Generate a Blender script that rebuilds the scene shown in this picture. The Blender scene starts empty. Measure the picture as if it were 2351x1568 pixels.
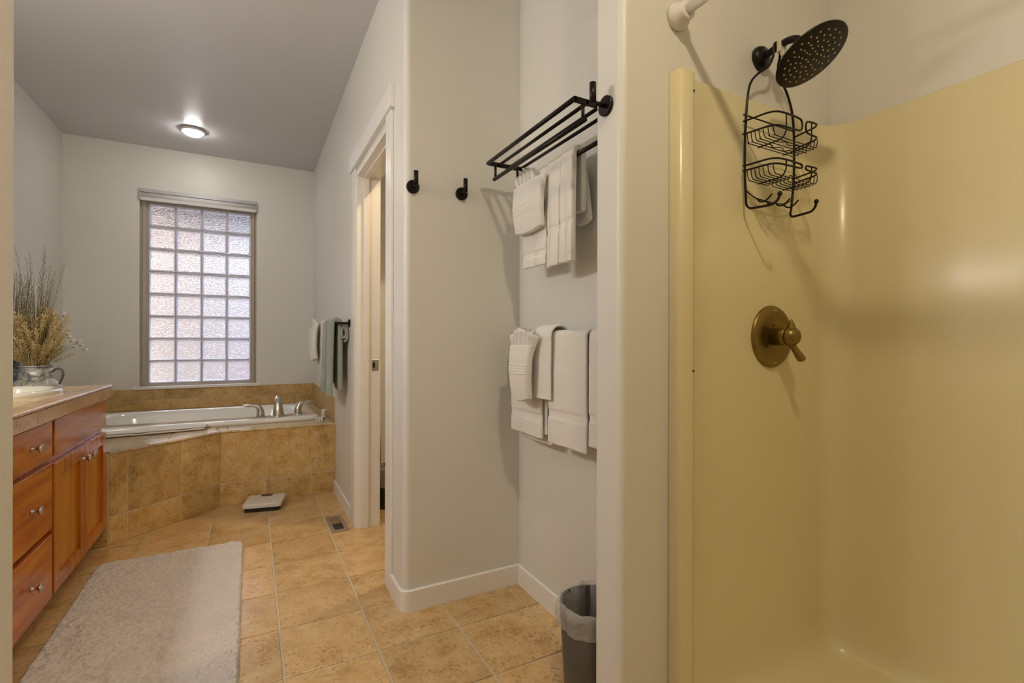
import bpy, bmesh, math, random
import numpy as np
from mathutils import Vector, Matrix

random.seed(7)
rng = np.random.default_rng(7)
S = bpy.context.scene
COL = S.collection
PI = math.pi

# ------------------------------------------------------------------ camera
CAM_YAW = math.radians(28.22)
CAM_H = 1.10
cd = bpy.data.cameras.new('camera')
cd.sensor_fit = 'HORIZONTAL'
cd.sensor_width = 36.0
cd.lens = 36.0 * 1118.47 / 2351.0
cd.clip_start = 0.02
cam = bpy.data.objects.new('camera', cd)
COL.objects.link(cam)
cam.matrix_world = (Matrix.Translation((0, 0, CAM_H)) @ Matrix.Rotation(-CAM_YAW, 4, 'Z')
                    @ Matrix.Rotation(PI / 2, 4, 'X') @ Matrix.Rotation(math.radians(0.12), 4, 'Z'))
S.camera = cam

# ------------------------------------------------------------------ world, exposure
S.view_settings.view_transform = 'Standard'
S.view_settings.look = 'None'
S.view_settings.gamma = 1.0
S.view_settings.use_curve_mapping = False
S.view_settings.exposure = 0.30
W = bpy.data.worlds.new('world')
S.world = W
W.use_nodes = True
bg = W.node_tree.nodes['Background']
bg.inputs[0].default_value = (0.87, 0.89, 1.0, 1)
bg.inputs[1].default_value = 10.0

# lamp strengths (emission of the lamps' own lenses)
E_MAIN = 320.0       # ceiling light beside the shower, behind the camera
E_TUB = 60.0        # small ceiling light over the tub
E_VANITY = 70.0      # globes of the vanity bar
WC_WATT = 11.0
WARM = (1.0, 0.82, 0.57, 1)
SOFT = (1.0, 0.95, 0.91, 1)
WARMER = (1.0, 0.74, 0.45, 1)


# ------------------------------------------------------------------ materials
def nodes_of(m):
    m.use_nodes = True
    nt = m.node_tree
    return nt, nt.nodes['Principled BSDF']


def setin(b, **kw):
    for k, v in kw.items():
        k = {'rough': 'Roughness', 'metal': 'Metallic', 'spec': 'Specular IOR Level', 'coat': 'Coat Weight',
             'coatr': 'Coat Roughness', 'trans': 'Transmission Weight', 'ior': 'IOR', 'sheen': 'Sheen Weight',
             'sss': 'Subsurface Weight', 'alpha': 'Alpha'}[k]
        b.inputs[k].default_value = v


def add_bump(nt, b, scale, strength, dist=0.002, detail=4, obj=False, stretch=None):
    tc = nt.nodes.new('ShaderNodeTexCoord')
    n = nt.nodes.new('ShaderNodeTexNoise')
    n.inputs['Scale'].default_value = scale
    n.inputs['Detail'].default_value = detail
    src = tc.outputs['Object']
    if stretch:
        mp = nt.nodes.new('ShaderNodeMapping')
        mp.inputs['Scale'].default_value = stretch
        nt.links.new(src, mp.inputs[0])
        src = mp.outputs[0]
    nt.links.new(src, n.inputs['Vector'])
    bp = nt.nodes.new('ShaderNodeBump')
    bp.inputs['Strength'].default_value = strength
    bp.inputs['Distance'].default_value = dist
    nt.links.new(n.outputs['Fac'], bp.inputs['Height'])
    nt.links.new(bp.outputs[0], b.inputs['Normal'])
    return bp


def ramp(nt, fac, stops):
    r = nt.nodes.new('ShaderNodeValToRGB')
    el = r.color_ramp.elements
    while len(el) < len(stops):
        el.new(0.5)
    for e, (p, c) in zip(el, stops):
        e.position = p
        e.color = (*c, 1)
    nt.links.new(fac, r.inputs[0])
    return r.outputs[0]


def mixc(nt, fac, a, b, mode='MIX'):
    m = nt.nodes.new('ShaderNodeMix')
    m.data_type = 'RGBA'
    m.blend_type = mode
    for sock, val in ((m.inputs['Factor'], fac), (m.inputs[6], a), (m.inputs[7], b)):
        if hasattr(val, 'is_linked') or hasattr(val, 'links'):
            nt.links.new(val, sock)
        elif isinstance(val, (int, float)):
            sock.default_value = val
        else:
            sock.default_value = (*val, 1)
    return m.outputs[2]


def pm(name, color, bump=None, **kw):
    m = bpy.data.materials.new(name)
    nt, b = nodes_of(m)
    b.inputs['Base Color'].default_value = (*color, 1)
    setin(b, **kw)
    if bump:
        add_bump(nt, b, *bump)
    return m


M = {}
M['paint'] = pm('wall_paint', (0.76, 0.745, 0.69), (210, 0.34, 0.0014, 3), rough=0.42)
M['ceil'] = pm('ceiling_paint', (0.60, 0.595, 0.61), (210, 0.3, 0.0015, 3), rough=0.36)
M['trim'] = pm('trim_paint', (0.86, 0.84, 0.79), (40, 0.05, 0.001, 3), rough=0.30)
M['acryl'] = pm('shower_fibreglass', (0.78, 0.69, 0.42), rough=0.30, coat=0.2, coatr=0.2)
M['tub'] = pm('tub_acrylic', (0.88, 0.86, 0.79), rough=0.12, coat=0.5)
M['china'] = pm('sink_china', (0.83, 0.79, 0.68), rough=0.08, coat=0.6)
M['bronze'] = pm('oil_rubbed_bronze', (0.010, 0.006, 0.005), rough=0.36, metal=0.25, spec=0.35)
M['blackwire'] = pm('black_wire', (0.008, 0.006, 0.005), rough=0.35, metal=0.2, spec=0.4)
M['nickel'] = pm('brushed_nickel', (0.58, 0.54, 0.48), (500, 0.05, 0.0005, 2), rough=0.30, metal=1.0)
M['brassnk'] = pm('champagne_metal', (0.25, 0.175, 0.045), rough=0.38, metal=0.85)
M['plastic'] = pm('white_plastic', (0.80, 0.78, 0.74), rough=0.35)
M['scale'] = pm('scale_plastic', (0.72, 0.68, 0.62), rough=0.32)
M['black'] = pm('black_plastic', (0.012, 0.012, 0.013), rough=0.4)
M['lcd'] = pm('scale_display', (0.05, 0.035, 0.02), rough=0.15)
M['vinyl'] = pm('taupe_vinyl', (0.46, 0.39, 0.32), rough=0.4)
M['mortar'] = pm('block_joint', (0.50, 0.49, 0.52), rough=0.7)
M['shade'] = pm('shade_fabric', (0.72, 0.70, 0.68), (400, 0.1, 0.0008, 2), rough=0.75)
M['alu'] = pm('shade_rail', (0.48, 0.49, 0.50), rough=0.4, metal=0.4)
M['vent'] = pm('vent_metal', (0.40, 0.32, 0.26), rough=0.42, metal=0.5)
M['ventd'] = pm('vent_damper', (0.30, 0.20, 0.09), rough=0.5, metal=0.3)
M['slat'] = pm('vent_slat', (0.05, 0.038, 0.028), rough=0.6, metal=0.2)
M['handle'] = pm('tarnished_wire', (0.16, 0.15, 0.12), (60, 0.3, 0.001, 3), rough=0.5, metal=0.6)
M['canp'] = pm('can_grey_plastic', (0.085, 0.075, 0.062), rough=0.45)
M['grout'] = pm('grout', (0.62, 0.53, 0.39), (300, 0.2, 0.001, 3), rough=0.85)
M['grout_w'] = pm('counter_grout', (0.40, 0.29, 0.18), (300, 0.2, 0.001, 3), rough=0.8)
M['dark'] = pm('hole_shade_screw_black', (0.01, 0.01, 0.01), rough=0.9)  # even black for the shade inside holes, and for screw heads
M['print'] = pm('dark_print', (0.03, 0.025, 0.03), rough=0.5)
M['red'] = pm('red_mark', (0.5, 0.02, 0.02), rough=0.4)
M['nozzle'] = pm('rubber_nozzle', (0.62, 0.55, 0.42), rough=0.5)
M['clip'] = pm('clear_clip', (0.62, 0.55, 0.42), rough=0.2)


def towel_mat(name, c):
    m = bpy.data.materials.new(name)
    nt, b = nodes_of(m)
    b.inputs['Base Color'].default_value = (*c, 1)
    setin(b, rough=0.95, sheen=0.35, spec=0.1)
    tc = nt.nodes.new('ShaderNodeTexCoord')
    n1 = nt.nodes.new('ShaderNodeTexNoise'); n1.inputs['Scale'].default_value = 420; n1.inputs['Detail'].default_value = 3
    n2 = nt.nodes.new('ShaderNodeTexNoise'); n2.inputs['Scale'].default_value = 70; n2.inputs['Detail'].default_value = 3
    ad = nt.nodes.new('ShaderNodeMath'); ad.operation = 'ADD'
    nt.links.new(tc.outputs['Object'], n1.inputs[0]); nt.links.new(tc.outputs['Object'], n2.inputs[0])
    nt.links.new(n1.outputs[0], ad.inputs[0]); nt.links.new(n2.outputs[0], ad.inputs[1])
    bp = nt.nodes.new('ShaderNodeBump'); bp.inputs['Strength'].default_value = 0.6; bp.inputs['Distance'].default_value = 0.003
    nt.links.new(ad.outputs[0], bp.inputs['Height']); nt.links.new(bp.outputs[0], b.inputs['Normal'])
    return m


M['towel'] = towel_mat('white_terry', (0.84, 0.82, 0.77))
M['towelg'] = towel_mat('sage_terry', (0.34, 0.38, 0.33))
M['clothg'] = pm('sage_band', (0.38, 0.42, 0.37), (250, 0.3, 0.001, 2), rough=0.85, sheen=0.2)
M['cloth'] = pm('woven_band', (0.82, 0.80, 0.75), (250, 0.3, 0.001, 2), rough=0.85, sheen=0.2)


def tile_mat(name, dark, mid, light, rough=0.28, seed=0.0, stretch=(1, 1, 1)):
    m = bpy.data.materials.new(name)
    nt, b = nodes_of(m)
    geo = nt.nodes.new('ShaderNodeNewGeometry')
    oi = nt.nodes.new('ShaderNodeObjectInfo')
    mul = nt.nodes.new('ShaderNodeMath'); mul.operation = 'MULTIPLY'; mul.inputs[1].default_value = 37.0
    nt.links.new(oi.outputs['Random'], mul.inputs[0])
    va = nt.nodes.new('ShaderNodeVectorMath'); va.operation = 'ADD'
    nt.links.new(geo.outputs['Position'], va.inputs[0]); nt.links.new(mul.outputs[0], va.inputs[1])
    mp = nt.nodes.new('ShaderNodeMapping'); mp.inputs['Scale'].default_value = stretch
    nt.links.new(va.outputs[0], mp.inputs[0])

    def noise(s, d, r=0.6):
        n = nt.nodes.new('ShaderNodeTexNoise')
        n.inputs['Scale'].default_value = s; n.inputs['Detail'].default_value = d; n.inputs['Roughness'].default_value = r
        nt.links.new(mp.outputs[0], n.inputs['Vector'])
        return n.outputs['Fac']
    n1 = noise(11, 9, 0.7)
    n2 = noise(75, 5, 0.7)
    n3 = noise(120, 3, 0.6)
    c = ramp(nt, n1, [(0.30, dark), (0.48, mid), (0.66, light)])
    fl = ramp(nt, n2, [(0.36, (0.42, 0.34, 0.26)), (0.48, (1, 1, 1))])
    cl = ramp(nt, noise(14, 3, 0.6), [(0.42, (0.85, 0.85, 0.85)), (0.62, (0.12, 0.12, 0.12))])
    c = mixc(nt, cl, c, fl, 'MULTIPLY')
    lf = ramp(nt, n3, [(0.64, (0, 0, 0)), (0.72, (1, 1, 1))])
    c = mixc(nt, lf, c, tuple(min(1, x * 1.35) for x in light))
    rr = nt.nodes.new('ShaderNodeMapRange'); rr.inputs[3].default_value = 0.9; rr.inputs[4].default_value = 1.1
    nt.links.new(oi.outputs['Random'], rr.inputs[0])
    hs = nt.nodes.new('ShaderNodeHueSaturation'); nt.links.new(rr.outputs[0], hs.inputs['Value']); nt.links.new(c, hs.inputs['Color'])
    nt.links.new(hs.outputs[0], b.inputs['Base Color'])
    setin(b, rough=rough)
    bp = nt.nodes.new('ShaderNodeBump'); bp.inputs['Strength'].default_value = 0.25; bp.inputs['Distance'].default_value = 0.0015
    nt.links.new(n2, bp.inputs['Height']); nt.links.new(bp.outputs[0], b.inputs['Normal'])
    return m


M['tile'] = tile_mat('floor_tile', (0.44, 0.26, 0.09), (0.62, 0.41, 0.18), (0.70, 0.51, 0.27), rough=0.28)
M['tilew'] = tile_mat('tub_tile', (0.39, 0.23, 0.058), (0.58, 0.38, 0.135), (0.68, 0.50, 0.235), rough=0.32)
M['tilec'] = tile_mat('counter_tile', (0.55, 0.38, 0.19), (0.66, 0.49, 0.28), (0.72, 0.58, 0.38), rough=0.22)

M['tilee'] = tile_mat('counter_edge_tile', (0.50, 0.31, 0.17), (0.60, 0.40, 0.24), (0.66, 0.47, 0.31), rough=0.15)


def wood_mat(name, c0, c1, c2, grain=(18, 18, 1.6), rough=0.22):
    m = bpy.data.materials.new(name)
    nt, b = nodes_of(m)
    geo = nt.nodes.new('ShaderNodeNewGeometry'); oi = nt.nodes.new('ShaderNodeObjectInfo')
    mul = nt.nodes.new('ShaderNodeMath'); mul.operation = 'MULTIPLY'; mul.inputs[1].default_value = 23.0
    nt.links.new(oi.outputs['Random'], mul.inputs[0])
    va = nt.nodes.new('ShaderNodeVectorMath'); va.operation = 'ADD'
    nt.links.new(geo.outputs['Position'], va.inputs[0]); nt.links.new(mul.outputs[0], va.inputs[1])
    mp = nt.nodes.new('ShaderNodeMapping'); mp.inputs['Scale'].default_value = grain
    nt.links.new(va.outputs[0], mp.inputs[0])
    n = nt.nodes.new('ShaderNodeTexNoise'); n.inputs['Scale'].default_value = 1.0; n.inputs['Detail'].default_value = 7; n.inputs['Distortion'].default_value = 0.6
    nt.links.new(mp.outputs[0], n.inputs['Vector'])
    c = ramp(nt, n.outputs['Fac'], [(0.32, c0), (0.5, c1), (0.68, c2)])
    rr = nt.nodes.new('ShaderNodeMapRange'); rr.inputs[3].default_value = 0.85; rr.inputs[4].default_value = 1.15
    nt.links.new(oi.outputs['Random'], rr.inputs[0])
    hs = nt.nodes.new('ShaderNodeHueSaturation'); nt.links.new(rr.outputs[0], hs.inputs['Value']); nt.links.new(c, hs.inputs['Color'])
    nt.links.new(hs.outputs[0], b.inputs['Base Color'])
    setin(b, rough=rough, coat=0.25, coatr=0.10, spec=0.35)
    return m


WV = ((0.42, 0.088, 0.006), (0.58, 0.155, 0.009), (0.68, 0.235, 0.016))
M['woodv'] = wood_mat('cherry_vertical_grain', *WV, grain=(22, 22, 2.0))
M['woodh'] = wood_mat('cherry_horizontal_grain', *WV, grain=(22, 2.0, 22))
M['woodp'] = wood_mat('cherry_panel', (0.54, 0.17, 0.006), (0.66, 0.245, 0.010), (0.74, 0.31, 0.02), grain=(22, 22, 2.0), rough=0.28)
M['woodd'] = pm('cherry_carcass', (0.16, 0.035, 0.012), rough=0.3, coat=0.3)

# painted, worn galvanised metal
m = bpy.data.materials.new('worn_cream_metal'); nt, b = nodes_of(m)
tc = nt.nodes.new('ShaderNodeTexCoord'); n = nt.nodes.new('ShaderNodeTexNoise')
n.inputs['Scale'].default_value = 34; n.inputs['Detail'].default_value = 9; n.inputs['Roughness'].default_value = 0.75
nt.links.new(tc.outputs['Object'], n.inputs['Vector'])
cc = ramp(nt, n.outputs['Fac'], [(0.40, (0.15, 0.17, 0.19)), (0.48, (0.38, 0.38, 0.36)), (0.54, (0.60, 0.58, 0.48))])
nt.links.new(cc, b.inputs['Base Color']); setin(b, rough=0.4, metal=0.35)
M['worn'] = m
m = bpy.data.materials.new('worn_blue_metal'); nt, b = nodes_of(m)
tc = nt.nodes.new('ShaderNodeTexCoord'); n = nt.nodes.new('ShaderNodeTexNoise')
n.inputs['Scale'].default_value = 22; n.inputs['Detail'].default_value = 7
nt.links.new(tc.outputs['Object'], n.inputs['Vector'])
cc = ramp(nt, n.outputs['Fac'], [(0.40, (0.05, 0.06, 0.08)), (0.60, (0.20, 0.22, 0.26))])
nt.links.new(cc, b.inputs['Base Color']); setin(b, rough=0.45, metal=0.4)
M['wornb'] = m


def plant_mat(name, c0, c1):
    m = bpy.data.materials.new(name); nt, b = nodes_of(m)
    tc = nt.nodes.new('ShaderNodeTexCoord'); n = nt.nodes.new('ShaderNodeTexNoise')
    n.inputs['Scale'].default_value = 60; n.inputs['Detail'].default_value = 3
    nt.links.new(tc.outputs['Object'], n.inputs['Vector'])
    cc = ramp(nt, n.outputs['Fac'], [(0.35, c0), (0.65, c1)])
    nt.links.new(cc, b.inputs['Base Color']); setin(b, rough=0.7, spec=0.2)
    return m


M['grass'] = plant_mat('dry_green_grass', (0.10, 0.10, 0.035), (0.27, 0.23, 0.11))
M['twig'] = plant_mat('dry_twig', (0.16, 0.12, 0.07), (0.28, 0.22, 0.13))
M['wheat'] = plant_mat('wheat', (0.50, 0.36, 0.13), (0.76, 0.62, 0.33))
M['sprig'] = plant_mat('sprig_stem', (0.30, 0.26, 0.12), (0.42, 0.40, 0.22))
M['bud'] = pm('white_bud', (0.85, 0.83, 0.78), rough=0.7)
M['budg'] = pm('bud_green', (0.25, 0.27, 0.08), rough=0.7)

# rug
m = bpy.data.materials.new('rug_pile'); nt, b = nodes_of(m)
geo = nt.nodes.new('ShaderNodeNewGeometry'); mp = nt.nodes.new('ShaderNodeMapping'); mp.inputs['Scale'].default_value = (5, 9, 1)
nt.links.new(geo.outputs['Position'], mp.inputs[0])
n = nt.nodes.new('ShaderNodeTexNoise'); n.inputs['Scale'].default_value = 1.2; n.inputs['Detail'].default_value = 5
nt.links.new(mp.outputs[0], n.inputs['Vector'])
cc = ramp(nt, n.outputs['Fac'], [(0.35, (0.635, 0.59, 0.55)), (0.65, (0.67, 0.62, 0.58))])
nt.links.new(cc, b.inputs['Base Color']); setin(b, rough=0.95, spec=0.1, sheen=0.2)
M['rug'] = m
M['rugback'] = pm('rug_backing', (0.62, 0.56, 0.52), rough=0.95)

# glass blocks: wavy clear glass
m = bpy.data.materials.new('wavy_glass'); nt, b = nodes_of(m)
b.inputs['Base Color'].default_value = (0.97, 0.98, 1.0, 1); setin(b, rough=0.03, trans=1.0, ior=1.45)
tc = nt.nodes.new('ShaderNodeTexCoord'); oi = nt.nodes.new('ShaderNodeObjectInfo')
mul = nt.nodes.new('ShaderNodeMath'); mul.operation = 'MULTIPLY'; mul.inputs[1].default_value = 31.0
nt.links.new(oi.outputs['Random'], mul.inputs[0])
va = nt.nodes.new('ShaderNodeVectorMath'); va.operation = 'ADD'
nt.links.new(tc.outputs['Object'], va.inputs[0]); nt.links.new(mul.outputs[0], va.inputs[1])
mp = nt.nodes.new('ShaderNodeMapping'); mp.inputs['Scale'].default_value = (1, 1, 1.7); mp.inputs['Rotation'].default_value = (0, 0.35, 0)
nt.links.new(va.outputs[0], mp.inputs[0])
n = nt.nodes.new('ShaderNodeTexNoise'); n.inputs['Scale'].default_value = 52; n.inputs['Detail'].default_value = 1.5; n.inputs['Distortion'].default_value = 0.8
nt.links.new(mp.outputs[0], n.inputs['Vector'])
bp = nt.nodes.new('ShaderNodeBump'); bp.inputs['Strength'].default_value = 1.0; bp.inputs['Distance'].default_value = 0.010
nt.links.new(n.outputs[0], bp.inputs['Height']); nt.links.new(bp.outputs[0], b.inputs['Normal'])
tr = nt.nodes.new('ShaderNodeBsdfTransparent'); tr.inputs[0].default_value = (0.95, 0.96, 1, 1)
ms = nt.nodes.new('ShaderNodeMixShader'); ms.inputs[0].default_value = 0.12
out = nt.nodes['Material Output']
nt.links.new(b.outputs[0], ms.inputs[1]); nt.links.new(tr.outputs[0], ms.inputs[2]); nt.links.new(ms.outputs[0], out.inputs[0])
M['glass'] = m
m = bpy.data.materials.new('block_rim'); nt, b = nodes_of(m)
b.inputs['Base Color'].default_value = (0.86, 0.85, 0.93, 1); setin(b, rough=0.2, trans=0.55)
M['grim'] = m
# thin clear bag film
m = bpy.data.materials.new('bag_film'); nt, b = nodes_of(m)
b.inputs['Base Color'].default_value = (0.86, 0.83, 0.80, 1); setin(b, rough=0.25, spec=0.6)
tr = nt.nodes.new('ShaderNodeBsdfTransparent'); ms = nt.nodes.new('ShaderNodeMixShader'); ms.inputs[0].default_value = 0.66
out = nt.nodes['Material Output']
nt.links.new(b.outputs[0], ms.inputs[1]); nt.links.new(tr.outputs[0], ms.inputs[2]); nt.links.new(ms.outputs[0], out.inputs[0])
add_bump(nt, b, 45, 1.0, 0.010, 4)
M['film'] = m


def emit(name, c, s):
    m = bpy.data.materials.new(name); nt, b = nodes_of(m)
    b.inputs['Base Color'].default_value = (0.9, 0.9, 0.9, 1)
    b.inputs['Emission Color'].default_value = c
    b.inputs['Emission Strength'].default_value = s
    return m


# ------------------------------------------------------------------ mesh helpers
class MB:
    def __init__(self):
        self.v = []; self.f = []; self.m = []; self.sm = []

    def add(self, vs, fs, mi=0, smooth=False):
        o = len(self.v)
        self.v += [tuple(p) for p in vs]
        for f in fs:
            self.f.append([i + o for i in f]); self.m.append(mi); self.sm.append(smooth)
        return self

    def box(self, x0, x1, y0, y1, z0, z1, mi=0):
        vs = [(x, y, z) for z in (z0, z1) for y in (y0, y1) for x in (x0, x1)]
        return self.add(vs, [(0, 2, 3, 1), (4, 5, 7, 6), (0, 1, 5, 4), (2, 6, 7, 3), (0, 4, 6, 2), (1, 3, 7, 5)], mi)

    def prism(self, poly, z0, z1, cham=0.0, mi=0, smooth=False):
        """vertical prism of a CCW plan polygon, optional chamfer of the top edge"""
        n = len(poly)
        rings = [[(x, y, z0) for x, y in poly]]
        if cham > 0:
            rings.append([(x, y, z1 - cham) for x, y in poly])
            ins = inset(poly, cham)
            rings.append([(x, y, z1) for x, y in ins])
        else:
            rings.append([(x, y, z1) for x, y in poly])
        vs = [p for r in rings for p in r]
        fs = [list(range(n))[::-1], [len(vs) - n + i for i in range(n)]]
        self.add(vs, fs, mi, False)
        o = len(self.v) - len(vs)
        for k in range(len(rings) - 1):
            for i in range(n):
                j = (i + 1) % n
                self.f.append([o + k * n + i, o + k * n + j, o + (k + 1) * n + j, o + (k + 1) * n + i]); self.m.append(mi); self.sm.append(smooth)
        return self

    def tube(self, path, r, n=8, mi=0, caps=True, closed=False):
        path = [Vector(p) for p in path]
        N = len(path)
        rs = r if isinstance(r, (list, tuple)) else [r] * N
        tang = []
        for i in range(N):
            if closed:
                t = path[(i + 1) % N] - path[i - 1]
            else:
                t = path[min(i + 1, N - 1)] - path[max(i - 1, 0)]
            tang.append(t.normalized() if t.length > 1e-9 else Vector((0, 0, 1)))
        up = Vector((0, 0, 1)) if abs(tang[0].z) < 0.9 else Vector((1, 0, 0))
        a = tang[0].cross(up).normalized()
        vs = []
        for i in range(N):
            a = (a - tang[i] * a.dot(tang[i]))
            a = a.normalized() if a.length > 1e-6 else tang[i].orthogonal().normalized()
            bb = tang[i].cross(a)
            for k in range(n):
                t = 2 * PI * k / n
                vs.append(path[i] + (a * math.cos(t) + bb * math.sin(t)) * rs[i])
        fs = []
        for i in range(N if closed else N - 1):
            for k in range(n):
                l = (k + 1) % n; j = (i + 1) % N
                fs.append((i * n + k, j * n + k, j * n + l, i * n + l))
        self.add(vs, fs, mi, True)
        if caps and not closed:
            o = len(self.v) - len(vs)
            self.f.append([o + k for k in range(n)][::-1]); self.m.append(mi); self.sm.append(False)
            self.f.append([o + (N - 1) * n + k for k in range(n)]); self.m.append(mi); self.sm.append(False)
        return self

    def lathe(self, prof, c, axis='Z', n=32, mi=0, smooth=True, caps=True):
        """prof = [(radius, along)], axis 'Z', '-Y', 'X', '-X'"""
        c = Vector(c)
        A = {'Z': (Vector((1, 0, 0)), Vector((0, 1, 0)), Vector((0, 0, 1))),
             '-Z': (Vector((0, 1, 0)), Vector((1, 0, 0)), Vector((0, 0, -1))),
             '-Y': (Vector((1, 0, 0)), Vector((0, 0, 1)), Vector((0, -1, 0))),
             'X': (Vector((0, 1, 0)), Vector((0, 0, 1)), Vector((1, 0, 0))),
             '-X': (Vector((0, 0, 1)), Vector((0, 1, 0)), Vector((-1, 0, 0)))}[axis] if isinstance(axis, str) else axis
        vs = []
        for r, h in prof:
            for k in range(n):
                t = 2 * PI * k / n
                vs.append(c + A[0] * (r * math.cos(t)) + A[1] * (r * math.sin(t)) + A[2] * h)
        fs = []
        P_ = len(prof)
        for i in range(P_ - 1):
            for k in range(n):
                l = (k + 1) % n
                fs.append((i * n + k, i * n + l, (i + 1) * n + l, (i + 1) * n + k))
        self.add(vs, fs, mi, smooth)
        if caps:
            o = len(self.v) - len(vs)
            if prof[0][0] > 1e-6:
                self.f.append([o + k for k in range(n)][::-1]); self.m.append(mi); self.sm.append(False)
            if prof[-1][0] > 1e-6:
                self.f.append([o + (P_ - 1) * n + k for k in range(n)]); self.m.append(mi); self.sm.append(False)
        return self

    def sphere(self, c, r, n=12, mi=0, sc=(1, 1, 1)):
        prof = [(max(1e-5, math.sin(PI * i / (n // 2 + 2))) * r, -math.cos(PI * i / (n // 2 + 2)) * r * sc[2]) for i in range(n // 2 + 3)]
        return self.lathe(prof, c, 'Z', n, mi, True, False)

    def build(self, name, mats, parent=None, bevel=0.0, seg=2, sub=0, recalc=True, merge=False, autosmooth=None):
        me = bpy.data.meshes.new(name)
        if parent is not None:
            org = wloc(parent)
        else:
            xs = [p[0] for p in self.v]; ys = [p[1] for p in self.v]; zs = [p[2] for p in self.v]
            org = Vector(((min(xs) + max(xs)) / 2, (min(ys) + max(ys)) / 2, min(zs)))
        me.from_pydata([(p[0] - org.x, p[1] - org.y, p[2] - org.z) for p in self.v], [], self.f)
        mats = mats if isinstance(mats, (list, tuple)) else [mats]
        for mm in mats:
            me.materials.append(mm)
        me.polygons.foreach_set('material_index', self.m)
        me.polygons.foreach_set('use_smooth', self.sm)
        if recalc or merge:
            bm = bmesh.new(); bm.from_mesh(me)
            if merge:
                bmesh.ops.remove_doubles(bm, verts=bm.verts, dist=1e-5)
            bmesh.ops.recalc_face_normals(bm, faces=bm.faces)
            bm.to_mesh(me); bm.free()
        o = bpy.data.objects.new(name, me)
        COL.objects.link(o)
        if parent is None:
            o.location = org
        else:
            o.parent = parent
        if bevel > 0:
            md = o.modifiers.new('bevel', 'BEVEL'); md.width = bevel; md.segments = seg; md.limit_method = 'ANGLE'; md.angle_limit = math.radians(40)
            for p in me.polygons:
                p.use_smooth = True
            md.harden_normals = True
        if sub:
            md = o.modifiers.new('subdivision', 'SUBSURF'); md.levels = sub; md.render_levels = sub
            for p in me.polygons:
                p.use_smooth = True
        return o


def wloc(o):
    l = Vector((0, 0, 0))
    while o is not None:
        l += o.location; o = o.parent
    return l


def inset(poly, d):
    n = len(poly); out = []
    for i in range(n):
        p0 = Vector(poly[i - 1]); p1 = Vector(poly[i]); p2 = Vector(poly[(i + 1) % n])
        e1 = (p1 - p0).normalized(); e2 = (p2 - p1).normalized()
        n1 = Vector((-e1.y, e1.x)); n2 = Vector((-e2.y, e2.x))
        k = 1 + n1.dot(n2)
        o = (n1 + n2) / k if k > 0.15 else n1
        out.append(tuple(p1 + o * d))
    return out


def area(poly):
    return sum(poly[i - 1][0] * poly[i][1] - poly[i][0] * poly[i - 1][1] for i in range(len(poly))) / 2


def clip(poly, clipper):
    """Sutherland-Hodgman, both CCW"""
    out = list(poly)
    for i in range(len(clipper)):
        a = clipper[i - 1]; b = clipper[i]
        inp = out; out = []
        if not inp:
            break
        side = lambda p: (b[0] - a[0]) * (p[1] - a[1]) - (b[1] - a[1]) * (p[0] - a[0])
        for j in range(len(inp)):
            p = inp[j - 1]; q = inp[j]
            sp, sq = side(p), side(q)
            if sq >= -1e-9:
                if sp < -1e-9:
                    t = sp / (sp - sq); out.append((p[0] + (q[0] - p[0]) * t, p[1] + (q[1] - p[1]) * t))
                out.append(q)
            elif sp >= -1e-9:
                t = sp / (sp - sq); out.append((p[0] + (q[0] - p[0]) * t, p[1] + (q[1] - p[1]) * t))
    res = []
    for p in out:
        if not res or (abs(p[0] - res[-1][0]) + abs(p[1] - res[-1][1])) > 1e-4:
            res.append(p)
    if len(res) > 1 and abs(res[0][0] - res[-1][0]) + abs(res[0][1] - res[-1][1]) < 1e-4:
        res.pop()
    return res


def rect(x0, x1, y0, y1):
    return [(x0, y0), (x1, y0), (x1, y1), (x0, y1)]


def tag(o, label=None, cat=None, group=None, kind=None):
    if label: o['label'] = label
    if cat: o['category'] = cat
    if group: o['group'] = group
    if kind: o['kind'] = kind
    return o


def empty(name, loc, label=None, cat=None, group=None, kind=None):
    o = bpy.data.objects.new(name, None)
    o.empty_display_size = 0.05
    COL.objects.link(o); o.location = loc
    return tag(o, label, cat, group, kind)


def struct(o):
    o['kind'] = 'structure'
    return o


def bez(pts, n=8):
    """Catmull-Rom through points"""
    P = [Vector(p) for p in pts]
    P = [P[0] * 2 - P[1]] + P + [P[-1] * 2 - P[-2]]
    out = []
    for i in range(1, len(P) - 2):
        for k in range(n):
            t = k / n
            out.append(0.5 * ((2 * P[i]) + (P[i + 1] - P[i - 1]) * t + (2 * P[i - 1] - 5 * P[i] + 4 * P[i + 1] - P[i + 2]) * t * t
                              + (3 * P[i] - P[i - 1] - 3 * P[i + 1] + P[i + 2]) * t ** 3))
    out.append(P[-2])
    return out


def arc(cx, cy, r, a0, a1, n=6):
    return [(cx + r * math.cos(math.radians(a0 + (a1 - a0) * i / n)), cy + r * math.sin(math.radians(a0 + (a1 - a0) * i / n))) for i in range(n + 1)]


# ------------------------------------------------------------------ room dimensions
XL, XR, YB, ZC = -1.337, 0.55, 5.17, 2.77
XT = 1.085            # towel wall
YN = 1.95             # hook wall
YP = 0.985            # shower valve wall / partition
XP = 0.853            # partition end
XS = 1.80             # shower back wall
TP = 0.306            # tile pitch
TX0, TY0 = 0.0997, 2.3594

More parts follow.
